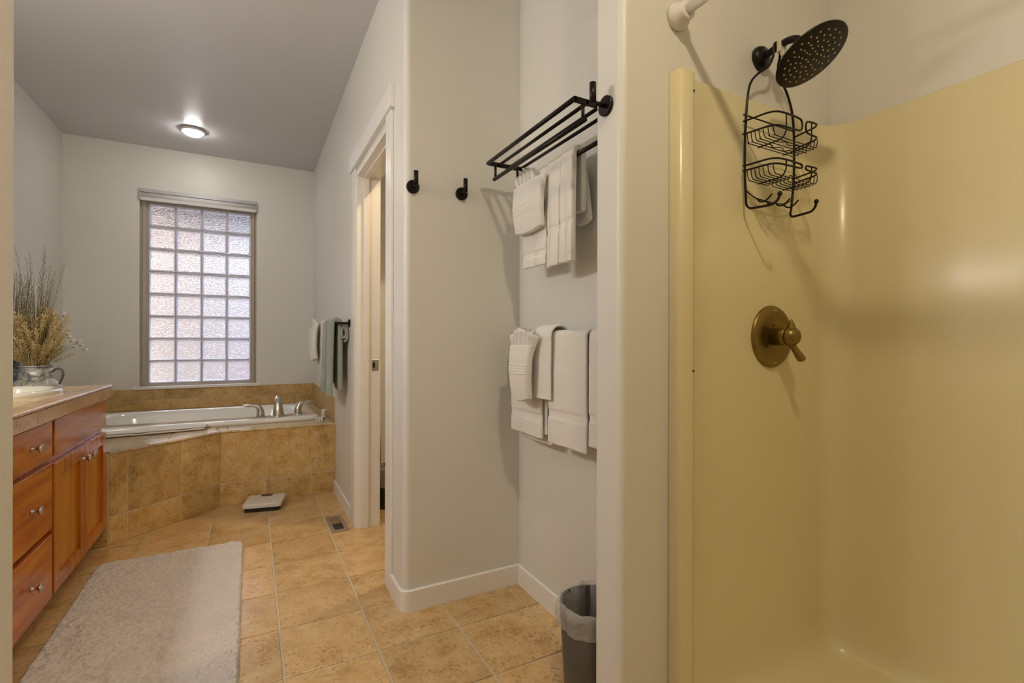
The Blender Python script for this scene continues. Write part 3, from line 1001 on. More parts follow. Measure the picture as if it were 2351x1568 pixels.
def mat_layer(z0, z1, dx0, dx1):
    vs = []; fs = []
    x0, y0 = -0.80, 3.78; x1, y1 = -0.262, 3.90
    for zi, z in enumerate((z0, z1)):
        for i in range(nx + 1):
            for j in range(ny + 1):
                u = i / nx; v = j / ny
                x = x0 + (x1 - x0 + (dx1 if u > .9 else 0)) * u; y = y0 + (0.0 + 0.075 * u) + 0.105 * v + 0.006 * math.sin(9 * u + 3 * v)
                e = min(u, 1 - u, 1) * nx; f = min(v, 1 - v) * ny
                rd = 0.004 * (1 if min(e, f) < 0.5 else 0)
                zz = z + (0.0035 * math.sin(14 * u + 2 * v) + 0.002 * math.sin(31 * u + 5 * v)) * (zi) * (z1 > 0.51) + (-rd if zi else rd)
                vs.append((x, y, max(zz, DK + 0.003)))
    st = (nx + 1) * (ny + 1)
    idx = lambda k, i, j: k * st + i * (ny + 1) + j
    for i in range(nx):
        for j in range(ny):
            fs.append((idx(1, i, j), idx(1, i + 1, j), idx(1, i + 1, j + 1), idx(1, i, j + 1)))
            fs.append((idx(0, i, j), idx(0, i, j + 1), idx(0, i + 1, j + 1), idx(0, i + 1, j)))
    for i in range(nx):
        fs.append((idx(0, i, 0), idx(0, i + 1, 0), idx(1, i + 1, 0), idx(1, i, 0)))
        fs.append((idx(0, i, ny), idx(1, i, ny), idx(1, i + 1, ny), idx(0, i + 1, ny)))
    for j in range(ny):
        fs.append((idx(0, 0, j), idx(1, 0, j), idx(1, 0, j + 1), idx(0, 0, j + 1)))
        fs.append((idx(0, nx, j), idx(0, nx, j + 1), idx(1, nx, j + 1), idx(1, nx, j)))
    w.add(vs, fs, 0, True)


mat_layer(DK + 0.003, DK + 0.018, 0, -0.004); mat_layer(DK + 0.017, DK + 0.033, 0, 0.004)
tag(w.build('folded_bath_mat', M['towel'], sub=1), 'white folded terry bath mat lying on the tiled tub deck', 'bath mat')

# ------------------------------------------------------------------ vanity
VF = -0.675           # door fronts
VB = -0.695           # carcass front
VY0, VY1 = 1.05, 3.305
van = empty('vanity_cabinet', (-1.0, 2.2, 0), 'glossy cherry wood vanity cabinet with drawers and panel doors', 'cabinet')
w = MB()
w.box(XL + 0.002, VB, VY0, VY0 + 0.018, 0.10, 0.80); w.box(XL + 0.002, VB, VY1 - 0.018, VY1, 0.10, 0.80)
w.box(XL + 0.002, VB, VY0 + 0.018, VY1 - 0.018, 0.10, 0.118); w.box(XL + 0.002, XL + 0.014, VY0 + 0.018, VY1 - 0.018, 0.118, 0.80)
w.box(VB - 0.018, VB, VY0 + 0.018, VY1 - 0.018, 0.118, 0.80)
w.build('carcass', M['woodv'], van)
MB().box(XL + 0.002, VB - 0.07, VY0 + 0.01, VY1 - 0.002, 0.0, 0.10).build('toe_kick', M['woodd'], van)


def knob(y, z, parent):
    MB().lathe([(0.0085, 0.0), (0.0085, 0.003), (0.0055, 0.006), (0.0048, 0.016), (0.008, 0.019), (0.0145, 0.0225), (0.0160, 0.026), (0.0140, 0.0305), (0.007, 0.033), (0.0001, 0.0335)], (VF, y, z), 'X', 24).build('knob', M['nickel'], parent)


def drawer(y0, y1, z0, z1, name='drawer', kn=True):
    d = MB().box(VB + 0.0005, VF, y0, y1, z0, z1).build(name, M['woodh'], van, bevel=0.0025)
    if kn:
        knob((y0 + y1) / 2, (z0 + z1) / 2, d)
    return d


def cdoor(y0, y1, z0, z1, ky):
    s = 0.058
    w = MB()
    w.box(VB + 0.0005, VF, y0, y0 + s, z0, z1); w.box(VB + 0.0005, VF, y1 - s, y1, z0, z1)
    w.box(VB + 0.0005, VF, y0 + s, y1 - s, z0, z0 + s); w.box(VB + 0.0005, VF, y0 + s, y1 - s, z1 - s, z1)
    d = w.build('door', M['woodv'], van, bevel=0.002)
    MB().box(VB + 0.0005, VF - 0.011, y0 + s - 0.004, y1 - s + 0.004, z0 + s - 0.004, z1 - s + 0.004).build('panel', M['woodp'], d)
    knob(ky, z1 - 0.058, d)


for ya, yb in ((2.085, 2.502),):
    drawer(ya, yb, 0.650, 0.790); drawer(ya, yb, 0.374, 0.628); drawer(ya, yb, 0.107, 0.352)
drawer(2.528, 3.30, 0.648, 0.790, 'false_drawer_front', False)
cdoor(2.528, 2.921, 0.107, 0.618, 2.886); cdoor(2.929, 3.30, 0.107, 0.618, 2.964)
drawer(1.07, 2.06, 0.648, 0.790, 'false_drawer_front', False)
cdoor(1.07, 1.56, 0.107, 0.618, 1.525); cdoor(1.568, 2.06, 0.107, 0.618, 1.60)

# counter
CZ = 0.863; CF = -0.658; CE = 3.330
ct = empty('vanity_countertop', (-1.0, 2.2, 0.80), 'tan tiled vanity countertop with rounded edge tiles', 'countertop')
SX, SY, SA, SBx = -0.955, 2.90, 0.20, 0.255     # sink centre, half sizes (x, y)
w = MB()
w.box(XL + 0.002, CF - 0.012, VY0 - 0.02, CE - 0.010, 0.800, CZ - 0.006)
core = w.build('counter_core', M['grout_w'], ct)
yy = [VY0 - 0.02] + [1.365 + k * 0.310 for k in range(0, 7)]
yy = [y for y in yy if y < CE - 0.02] + [CE]
for a, b2 in zip(yy[:-1], yy[1:]):
    # face tile
    MB().box(CF - 0.012, CF, a + 0.0028, b2 - 0.0028, 0.798, CZ - 0.013).build('edge_tile', M['tilee'], ct, bevel=0.0015, seg=1)
y2 = [VY0 - 0.02] + [1.21 + k * 0.310 for k in range(0, 7)]
y2 = [y for y in y2 if y < CE - 0.02] + [CE]
for a, b2 in zip(y2[:-1], y2[1:]):
    # rounded cap
    pr = [(CF + 0.002, CZ - 0.010)] + [(CF - 0.006 + 0.008 * math.cos(math.radians(q)), CZ - 0.006 + 0.008 * math.sin(math.radians(q))) for q in range(0, 91, 15)] + [(CF - 0.075, CZ + 0.002), (CF - 0.075, CZ - 0.010)]
    n_ = len(pr)
    vs = [(x, a + 0.0022, z) for x, z in pr] + [(x, b2 - 0.0022, z) for x, z in pr]
    fs = [list(range(n_)), list(range(n_, 2 * n_))[::-1]] + [(i, n_ + i, n_ + (i + 1) % n_, (i + 1) % n_) for i in range(n_)]
    MB().add(vs, fs).build('cap_tile', M['tilee'], ct)
for a, b2 in ((XL + 0.003, -1.04), (-1.034, -0.74)):
    MB().box(a, b2 - 0.002, CE - 0.012, CE, 0.798, CZ).build('edge_tile', M['tilec'], ct, bevel=0.0015, seg=1)


def cut_out(o):
    """cut the elliptical sink hole out of a counter piece"""
    rx, ry = SA - 0.028, SBx - 0.028
    c = MB().prism([(SX + rx * math.cos(2 * PI * k / 48), SY + ry * math.sin(2 * PI * k / 48)) for k in range(48)], 0.70, 0.95).build('cutter', M['dark'])
    md = o.modifiers.new('cut', 'BOOLEAN'); md.object = c; md.operation = 'DIFFERENCE'; md.solver = 'EXACT'
    bpy.context.view_layer.update()
    me = bpy.data.meshes.new_from_object(o.evaluated_get(bpy.context.evaluated_depsgraph_get()))
    o.modifiers.clear(); old = o.data; o.data = me
    bpy.data.meshes.remove(old)
    bpy.data.objects.remove(c)
    if len(me.polygons) == 0:
        bpy.data.objects.remove(o)


cut_out(core)
sink_poly = [(SX + SA * 0.97 * math.cos(2 * PI * k / 40), SY + SBx * 0.97 * math.sin(2 * PI * k / 40)) for k in range(40)]
for i in range(3):
    for j in range(-1, 9):
        x1 = CF - 0.079 - i * TP; x0 = x1 - TP
        y0 = VY0 + j * TP
        p = clip(rect(x0 + 0.002, x1 - 0.002, y0 + 0.002, y0 + TP - 0.002), rect(XL + 0.003, CF - 0.078, VY0 - 0.018, CE - 0.013))
        if len(p) < 3:
            continue
        mx0, mx1, my0, my1 = min(v[0] for v in p), max(v[0] for v in p), min(v[1] for v in p), max(v[1] for v in p)
        o = tile_piece(p, CZ - 0.010, CZ, M['tilec'], ct, 'counter_tile')
        if o and not (mx1 <= SX - SA or mx0 >= SX + SA or my1 <= SY - SBx or my0 >= SY + SBx):
            cut_out(o)

# sink
w = MB()
prof = [(1.0, -0.002), (1.005, 0.006), (1.0, 0.014), (0.975, 0.020), (0.93, 0.021), (0.87, 0.017), (0.83, 0.005), (0.80, -0.02), (0.70, -0.09), (0.45, -0.135), (0.08, -0.145)]
n_ = 64; vs = []
for k_, z in prof:
    for i in range(n_):
        a = 2 * PI * i / n_
        # offset profile by a constant distance, not a ratio, on the rim
        d = (1 - k_) * 0.22
        vs.append((SX + (SA - d) * math.cos(a), SY + (SBx - d) * math.sin(a), CZ + z))
fs = [(k * n_ + i, k * n_ + (i + 1) % n_, (k + 1) * n_ + (i + 1) % n_, (k + 1) * n_ + i) for k in range(len(prof) - 1) for i in range(n_)]
fs.append([(len(prof) - 1) * n_ + i for i in range(n_)])
w.add(vs, fs, 0, True)
sink = w.build('sink_basin', M['china'])
tag(sink, 'glossy off-white oval drop-in sink on tan tiled counter', 'sink')
MB().lathe([(0.0001, 0.004), (0.016, 0.004), (0.021, 0.0)], (SX, SY, CZ - 0.146), 'Z', 20, caps=False).build('drain', M['nickel'], sink)

# vanity light bar and its globes (on the left wall above the vanity, lights the counter)
# its long reflection stands on the shower's back wall in the photograph, which places it
vl = empty('vanity_light_offscreen', (XL, 1.78, 2.0), 'nickel vanity light bar with three white globes on wall', 'wall lamp')
MB().box(XL, XL + 0.03, 1.40, 2.16, 2.02, 2.12).build('back_plate', M['nickel'], vl, bevel=0.006)
GL = emit('globe_glow', SOFT, E_VANITY)
for yv in (1.53, 1.78, 2.03):
    MB().tube([(XL + 0.03, yv, 2.07), (XL + 0.10, yv, 2.07), (XL + 0.10, yv, 2.03)], 0.012, 12).build('arm', M['nickel'], vl)
    MB().sphere((XL + 0.10, yv, 1.97), 0.06, 24).build('globe_offscreen', GL, vl)

# ------------------------------------------------------------------ milk cans with dried plants
def milk_can(name, cx, cy, z0, zn, rn, rb, mat, label, hand=True):
    e = empty(name, (cx, cy, z0), label, 'milk can', 'milk cans on the tub deck')
    zs_ = zn - 0.118
    prof = [(rb - 0.012, 0.0005), (rb, 0.012), (rb, zs_ - z0 - 0.03), (rb - 0.004, zs_ - z0), (rn + 0.004, zn - 0.076 - z0), (rn + 0.0005, zn - 0.0745 - z0), (rn, zn - 0.073 - z0), (rn, zn - 0.060 - z0), (rn, zn - 0.006 - z0), (rn - 0.003, zn - 0.006 - z0), (rn - 0.003, zn - 0.076 - z0), (rb - 0.006, zs_ - z0), (rb - 0.006, 0.012), (0.0001, 0.010)]
    prof = [(0.0001, 0.0005)] + prof
    MB().lathe(prof, (cx, cy, z0), 'Z', 40, caps=False).build('body', mat, e)
    MB().lathe([(rn - 0.004, -0.004), (rn + 0.003, -0.004), (rn + 0.004, 0.0), (rn + 0.002, 0.003), (rn - 0.004, 0.003)], (cx, cy, zn - 0.003), 'Z', 40, caps=False).build('rim', mat, e)
    if hand:
        for s in (-1, 1):
            # handles lie across the view: along +x / -x with a slight turn
            d = Vector((math.cos(0.10) * s, -math.sin(0.10) * s, 0))
            P0 = Vector((cx, cy, 0))
            pts = [P0 + d * (rn - 0.004) + Vector((0, 0, zn - 0.040)), P0 + d * (rn + 0.022) + Vector((0, 0, zn - 0.020)), P0 + d * (rn + 0.043) + Vector((0, 0, zn - 0.024)),
                   P0 + d * (rn + 0.050) + Vector((0, 0, zn - 0.055)), P0 + d * (rn + 0.036) + Vector((0, 0, zn - 0.098)), P0 + d * (rn + 0.034) + Vector((0, 0, zn - 0.108))]
            MB().tube(bez(pts, 6), 0.0056, 10).build('handle', M['handle'], e)
    return e


C1 = (-1.058, 3.66); C2 = (-1.235, 3.86)
milk_can('milk_can', C1[0], C1[1], DK + 0.002, 0.960, 0.070, 0.118, M['worn'], 'worn cream painted metal milk can holding dried wheat')
milk_can('milk_can', C2[0], C2[1], DK + 0.002, 1.000, 0.055, 0.085, M['wornb'], 'darker blue grey metal milk can behind the cream one', False)


def stems(specs, r0, r1, n=3, seg=7):
    w = MB()
    for base, tip, bend in specs:
        base = Vector(base); tip = Vector(tip); mid = (base + tip) / 2 + Vector(bend)
        path = []
        for k in range(seg + 1):
            t = k / seg
            path.append(base * (1 - t) ** 2 + mid * 2 * t * (1 - t) + tip * t * t)
        w.tube(path, [r0 + (r1 - r0) * k / seg for k in range(seg + 1)], n, caps=False)
    return w


# tall twiggy green grass behind
def grass_bunch(name, c, ztop, count, spread, label, zroot, seed):
    random.seed(seed)
    e = empty(name, (c[0], c[1], zroot), label, 'dried plant', 'tall dried grass bundles')
    sp_ = []; tw = []
    for k in range(count):
        a = random.uniform(0, 2 * PI); rr = spread * math.sqrt(random.random())
        L = random.uniform(0.45, 0.85)
        tip = (c[0] + rr * math.cos(a), c[1] + rr * math.sin(a), zroot + (ztop - zroot) * L)
        b0 = (c[0] + 0.018 * math.cos(a), c[1] + 0.018 * math.sin(a), zroot)
        tip = (max(tip[0] + 0.035 * L, XL + 0.02), tip[1], tip[2])
        sp_.append((b0, tip, (0.02 * math.cos(a), 0.02 * math.sin(a), 0.05)))
    stems(sp_, 0.0014, 0.0007).build('blades', M['grass'], e, recalc=False)
    return e


grass_bunch('tall_grass_bundle', C2, 1.62, 150, 0.10, 'dark green dried grass bundle standing in the blue grey can', 0.85, 3)
# the long sparse twigs that stand above everything
e = empty('twig_bundle', (C1[0], C1[1], 0.85), 'tall feathery brown grass twigs rising above the dried wheat', 'dried plant')
Yp = 3.68
tips = [(-1.158, 3.70, 1.63), (-1.115, 3.71, 1.57), (-1.085, 3.66, 1.60), (-1.030, 3.69, 1.645), (-1.018, 3.66, 1.60), (-0.938, 3.68, 1.555), (-0.975, 3.66, 1.50), (-1.05, 3.70, 1.50), (-1.10, 3.68, 1.46), (-1.0, 3.70, 1.47), (-1.14, 3.66, 1.48), (-0.99, 3.64, 1.53)]
sp_ = []; tw = []
random.seed(11)
for tp in tips:
    b0 = (C1[0] + (tp[0] - C1[0]) * 0.25, C1[1], 0.86)
    bend = Vector((-(tp[0] - C1[0]) * 0.22, 0, 0.06))
    sp_.append((b0, tp, bend))
    B, T = Vector(b0), Vector(tp); mid = (B + T) / 2 + bend
    for q in range(26):
        t = 0.35 + 0.63 * q / 26
        p = B * (1 - t) ** 2 + mid * 2 * t * (1 - t) + T * t * t
        s = -1 if q % 2 else 1
        L = random.uniform(0.035, 0.085) * (1.25 - t)
        tw.append((p, p + Vector((s * L * 0.35, random.uniform(-.02, .02), L)), (s * 0.008, 0, 0)))
for k in range(140):
    x = random.uniform(-1.15, -0.98); z = random.uniform(1.12, 1.42)
    sp_.append(((C1[0] + (x - C1[0]) * .3, C1[1] + random.uniform(-.02, .02), 0.88), (x, C1[1] + random.uniform(-.07, .07), z), (0, 0, 0.05)))
stems(sp_, 0.0020, 0.0006, 3, 8).build('stems', M['twig'], e, recalc=False)
stems(tw, 0.0009, 0.0004, 3, 3).build('side_shoots', M['grass'], e, recalc=False)

# wheat
e = empty('dried_wheat', (C1[0], C1[1], 0.93), 'golden dried wheat bunch filling the cream milk can', 'dried plant')
random.seed(5)
heads = MB(); sp_ = []
for k in range(190):
    a = random.uniform(0, 2 * PI); rr = 0.115 * math.sqrt(random.random())
    z = random.uniform(0.99, 1.20) + 0.08 * (1 - rr / 0.115) * random.random()
    tip = Vector((C1[0] + rr * math.cos(a), C1[1] + rr * math.sin(a), z))
    base = Vector((C1[0] + 0.42 * rr * math.cos(a), C1[1] + 0.42 * rr * math.sin(a), 0.948))
    sp_.append((base, tip, (0, 0, 0.02)))
    d = (tip - base).normalized()
    d = (d + Vector((0.35 * rr / 0.115 * math.cos(a), 0.35 * rr / 0.115 * math.sin(a), 0))).normalized()
    o1 = d.orthogonal().normalized(); o2 = d.cross(o1)
    for q in range(20):
        t = q / 20
        ang = q * 2.4
        side = (o1 * math.cos(ang) + o2 * math.sin(ang))
        p = tip + d * (t * 0.095 - 0.04)
        ax = (d + side * 0.75).normalized() * random.uniform(0.015, 0.025)
        wd = ax.cross(side).normalized() * 0.0034
        th = side * 0.0026
        m_ = p + ax * 0.45
        heads.add([p, m_ + wd, p + ax, m_ - wd, m_ + th, m_ - th], [(0, 1, 4), (1, 2, 4), (2, 3, 4), (3, 0, 4), (1, 0, 5), (2, 1, 5), (3, 2, 5), (0, 3, 5)])
heads.build('seed_heads', M['wheat'], e, recalc=False)['kind'] = 'stuff'
stems(sp_, 0.0013, 0.0009, 3, 4).build('stalks', M['wheat'], e, recalc=False)['kind'] = 'stuff'
# taller ear
# white-tipped sprigs
e = empty('flower_sprigs', (C1[0], C1[1], 0.95), 'thin sprigs with tiny white buds leaning out of the wheat', 'dried plant')
ends = [(-0.847, 3.66, 1.048), (-0.868, 3.68, 1.072), (-0.872, 3.65, 1.094), (-0.885, 3.68, 1.083), (-0.905, 3.66, 1.098), (-0.912, 3.64, 1.118), (-0.928, 3.68, 1.135), (-0.94, 3.66, 1.245), (-0.935, 3.66, 1.10), (-0.90, 3.69, 1.062), (-1.155, 3.60, 1.20), (-1.16, 3.60, 1.15)]
sp_ = []; buds = MB(); gbs = MB()
for q in ends:
    q = Vector(q)
    b0 = Vector((C1[0] + 0.22 * (q.x - C1[0]), C1[1], 0.955))
    sp_.append((b0, q, (0, 0, 0.035)))
    d = (q - (b0 + q) / 2 - Vector((0, 0, 0.035))).normalized()
    gbs.lathe([(0.0008, -0.014), (0.0030, -0.008), (0.0034, 0.0), (0.0012, 0.004)], q, (d.orthogonal().normalized(), d.cross(d.orthogonal().normalized()), d), 8)
    for s in range(5):
        o1 = d.orthogonal().normalized(); o2 = d.cross(o1)
        sd = o1 * math.cos(s * 1.26) + o2 * math.sin(s * 1.26)
        t2 = d.cross(sd) * 0.003
        t2 = t2 * 1.6
        buds.add([q, q + d * 0.008 + sd * 0.004 + t2, q + d * 0.019 + sd * 0.007, q + d * 0.008 + sd * 0.004 - t2], [(0, 1, 2, 3)])
stems(sp_, 0.0009, 0.0006, 3, 6).build('stems', M['sprig'], e, recalc=False)
gbs.build('bud_cups', M['budg'], e)['kind'] = 'stuff'
buds.build('petals', M['bud'], e, recalc=False)['kind'] = 'stuff'

# ------------------------------------------------------------------ ceiling lamps
def ceiling_lamp(name, x, y, strength, label, r=0.083, col=WARM):
    e = empty(name, (x, y, ZC - 0.05), label, 'ceiling lamp')
    MB().lathe([(r - 0.018, 0.0), (r, 0.004), (r + 0.002, 0.010), (r, 0.016), (r - 0.020, 0.022), (r - 0.022, 0.014)], (x, y, ZC), '-Z', 40, caps=False).build('trim_ring', M['plastic'], e)
    MB().lathe([(r - 0.022, 0.004), (r - 0.024, 0.022), (r - 0.028, 0.036), (r - 0.040, 0.042), (0.0001, 0.044)], (x, y, ZC), '-Z', 40, caps=False).build('lens_offscreen' if name.endswith('offscreen') else 'lens', emit(name + '_glow', col, strength), e)
    return e


ceiling_lamp('ceiling_lamp', -0.405, 4.60, E_TUB, 'small round glowing ceiling light above the bathtub', col=SOFT)
ceiling_lamp('ceiling_lamp_offscreen', 0.40, 0.06, E_MAIN, 'round glowing ceiling light in front of the shower')
# recessed lamp of the toilet room
e = empty('recessed_lamp_offscreen', (1.16, 2.48, ZC - 0.01), 'recessed ceiling light inside the toilet room', 'ceiling lamp')
MB().lathe([(0.055, -0.002), (0.075, 0.0), (0.075, 0.006), (0.055, 0.008)], (1.16, 2.48, ZC), '-Z', 32, caps=False).build('trim_ring', M['plastic'], e)
MB().lathe([(0.054, 0.002), (0.0001, 0.003)], (1.16, 2.48, ZC), '-Z', 32, caps=False).build('lens_offscreen', emit('recessed_glow', WARMER, 20.0), e)
ld = bpy.data.lights.new('recessed_lamp_beam_offscreen', 'SPOT'); ld.energy = WC_WATT * 4; ld.color = WARMER[:3]; ld.spot_size = math.radians(90); ld.spot_blend = 0.12; ld.shadow_soft_size = 0.03
lo = bpy.data.objects.new('recessed_lamp_beam_offscreen', ld); COL.objects.link(lo); lo.parent = e; lo.location = (0, 0, -0.012)

# ------------------------------------------------------------------ bathroom scale
sc = empty('bathroom_scale', (0.085, 3.60, 0), 'white bathroom scale with dark display on floor before tub', 'scale')
ang = math.radians(-11)
cA, sA = math.cos(ang), math.sin(ang)


def rpoly(hx, hy, rad, cx=0.085, cy=3.622, c=cA, s=sA, n=5):
    pts = []
    for (sx, sy, a0) in ((1, 1, 0), (-1, 1, 90), (-1, -1, 180), (1, -1, 270)):
        for k in range(n + 1):
            a = math.radians(a0 + 90 * k / n)
            x = sx * (hx - rad) + rad * math.cos(a); y = sy * (hy - rad) + rad * math.sin(a)
            pts.append((cx + c * x - s * y, cy + s * x + c * y))
    return pts


MB().prism(rpoly(0.104, 0.096, 0.015), 0.0005, 0.032).build('base', M['black'], sc)
MB().prism(rpoly(0.114, 0.108, 0.018), 0.029, 0.052, 0.004).build('platform', M['scale'], sc)
MB().prism(rpoly(0.102, 0.096, 0.010), 0.0515, 0.0535, 0.0008).build('platform_pad', M['scale'], sc)
dp = []
for x, y in [(-0.035, 0.100), (-0.035, 0.062), (-0.018, 0.058), (0.0, 0.057), (0.018, 0.058), (0.035, 0.062), (0.035, 0.100)]:
    dp.append((0.085 + cA * x - sA * y, 3.622 + sA * x + cA * y))
if area(dp) < 0: dp = dp[::-1]
ds = MB().prism(dp, 0.052, 0.0548, 0.0006).build('display', M['black'], sc)
dp2 = [(0.085 + cA * x - sA * y, 3.622 + sA * x + cA * y) for x, y in ((-0.025, 0.068), (0.025, 0.068), (0.025, 0.092), (-0.025, 0.092))]
MB().prism(dp2, 0.0545, 0.0552).build('screen', M['lcd'], ds)

# ------------------------------------------------------------------ floor vent
fv = empty('floor_vent', (0.458, 3.08, 0), 'taupe metal floor register set in the tiles near door', 'vent')
vx0, vx1, vy0, vy1 = 0.412, 0.506, 2.940, 3.225
w = MB()
ox0, ox1, oy0, oy1 = vx0 + 0.020, vx1 - 0.020, vy0 + 0.034, vy1 - 0.032
my = (oy0 + oy1) / 2
w.box(vx0, ox0, vy0, vy1, 0.0002, 0.005); w.box(ox1, vx1, vy0, vy1, 0.0002, 0.005); w.box(ox0, ox1, vy0, oy0, 0.0002, 0.005); w.box(ox0, ox1, oy1, vy1, 0.0002, 0.005)
w.box(ox0, ox1, my - 0.004, my + 0.004, 0.0002, 0.0055)
w.build('frame', M['vent'], fv, bevel=0.0012, seg=1)
MB().box(ox0, ox1, oy0, my - 0.004, 0.0002, 0.0008).build('opening', M['dark'], fv)  # flat black sheet in place of the shaded duct below
MB().box(ox0, ox1, my + 0.004, oy1, 0.0002, 0.003).build('damper', M['ventd'], fv)
for k in range(8):
    y = oy0 + 0.006 + k * (my - 0.008 - oy0) / 8
    MB().add([(ox0, y, 0.0012), (ox1, y + 0.004, 0.0012), (ox1, y + 0.008, 0.0042), (ox0, y + 0.004, 0.0042), (ox0, y, 0.0005), (ox1, y + 0.004, 0.0005), (ox1, y + 0.009, 0.0036), (ox0, y + 0.005, 0.0036)],
             [(0, 1, 2, 3), (7, 6, 5, 4), (0, 4, 5, 1), (2, 6, 7, 3)]).build('slat', M['slat'], fv)

# ------------------------------------------------------------------ rug
RX0, RX1, RY0, RY1 = -0.650, -0.033, 1.15, 3.03
rug = empty('bath_rug', ((RX0 + RX1) / 2, (RY0 + RY1) / 2, 0), 'soft taupe shag bath rug on tile floor before vanity', 'rug')


def ruground(hx, hy, rad, cx, cy, n=6):
    pts = []
    for (sx, sy, a0) in ((1, 1, 0), (-1, 1, 90), (-1, -1, 180), (1, -1, 270)):
        for k in range(n + 1):
            a = math.radians(a0 + 90 * k / n)
            pts.append((cx + sx * (hx - rad) + rad * math.cos(a), cy + sy * (hy - rad) + rad * math.sin(a)))
    return pts


MB().prism(ruground((RX1 - RX0) / 2, (RY1 - RY0) / 2, 0.045, (RX0 + RX1) / 2, (RY0 + RY1) / 2), 0.0005, 0.006, 0.002).build('backing', M['rugback'], rug)
stp = 0.0026
nx_ = int((RX1 - RX0) / stp) + 1; ny_ = int((RY1 - RY0) / stp) + 1
xs_ = np.linspace(RX0, RX1, nx_); ys_g = np.linspace(RY0, RY1, ny_)
X_, Y_ = np.meshgrid(xs_, ys_g, indexing='ij')


def blur(a, k):
    for _ in range(k):
        a = (a + np.roll(a, 1, 0) + np.roll(a, -1, 0) + np.roll(a, 1, 1) + np.roll(a, -1, 1)) / 5
    return a


fine = rng.normal(0, 1, X_.shape); mid = blur(rng.normal(0, 1, X_.shape), 6); mid /= mid.std(); big = blur(rng.normal(0, 1, X_.shape), 160); big /= big.std()
streak = rng.normal(0, 1, X_.shape)
for _ in range(14):
    streak = (streak + np.roll(streak, 1, 0) + np.roll(streak, -1, 0)) / 3
streak = blur(streak, 3); streak /= streak.std()
hx, hy, rad = (RX1 - RX0) / 2, (RY1 - RY0) / 2, 0.045
dx = np.maximum(np.abs(X_ - (RX0 + RX1) / 2) - (hx - rad), 0); dy = np.maximum(np.abs(Y_ - (RY0 + RY1) / 2) - (hy - rad), 0)
edge = rad - np.hypot(dx, dy)                     # distance to the rounded outline, capped at 45 mm
fall = np.clip(edge / 0.012, 0, 1); fall = np.sqrt(np.clip(fall * (2 - fall), 0, 1))
wob = 0.0012 * np.sin(Y_ * 260) + 0.001 * np.sin(X_ * 300)
Z_ = 0.0012 + fall * (0.0165 + 0.0011 * fine + 0.0013 * mid + 0.0020 * streak + 0.0016 * big)
Xp_ = X_ + 0.0008 * rng.normal(0, 1, X_.shape) + 0.0010 * mid; Yp_ = Y_ + 0.0008 * rng.normal(0, 1, X_.shape)
V = np.stack([Xp_, Yp_, Z_], -1).reshape(-1, 3) - np.array(wloc(rug))
idg = np.arange(nx_ * ny_).reshape(nx_, ny_)
ok = (edge[:-1, :-1] > -0.001) & (edge[1:, :-1] > -0.001) & (edge[:-1, 1:] > -0.001) & (edge[1:, 1:] > -0.001)
F = np.stack([idg[:-1, :-1], idg[1:, :-1], idg[1:, 1:], idg[:-1, 1:]], -1)[ok]
used = np.unique(F); remap = np.full(nx_ * ny_, -1); remap[used] = np.arange(len(used)); F = remap[F]; V = V[used]
n_ = len(F)
me = bpy.data.meshes.new('pile')
me.vertices.add(len(V)); me.vertices.foreach_set('co', V.reshape(-1))
me.loops.add(n_ * 4); me.loops.foreach_set('vertex_index', F.reshape(-1).astype(np.int32))
me.polygons.add(n_); me.polygons.foreach_set('loop_start', np.arange(n_, dtype=np.int32) * 4)
me.update(); me.validate()
me.materials.append(M['rug'])
pile = bpy.data.objects.new('pile', me); COL.objects.link(pile); pile.parent = rug; pile['kind'] = 'stuff'

# ------------------------------------------------------------------ robe hooks
def robe_hook(label):
    e = empty('robe_hook', (0, 0, 0), label, 'hook', 'dark bronze robe hooks')
    MB().lathe([(0.0265, 0.0), (0.0270, 0.002), (0.0265, 0.009), (0.0240, 0.010)], (0, 0, 0), '-Y', 32).build('wall_plate', M['bronze'], e)
    MB().tube([(0, -0.008, 0), (0, -0.043, 0)], 0.0060, 16).build('stem', M['bronze'], e)
    MB().tube([(0, -0.048, -0.006), (0, -0.048, 0.052)], 0.0092, 20).build('peg', M['bronze'], e)
    return e


def copy_tree(o, parent=None):
    c = o.copy(); COL.objects.link(c); c.parent = parent
    for ch in list(o.children):
        copy_tree(ch, c)
    return c


hk = robe_hook('dark bronze robe hook next to rounded wall corner by door')
hk.location = (0.583, YN, 1.731)
h2 = copy_tree(hk); h2.location = (0.797, YN, 1.733); h2['label'] = 'dark bronze robe hook in the middle of the niche wall'
h3 = copy_tree(hk); h3.location = (XP, 1.046, 1.740); h3.rotation_euler = (0, 0, -PI / 2); h3['label'] = 'dark bronze robe hook on the partition end beside towel rack'

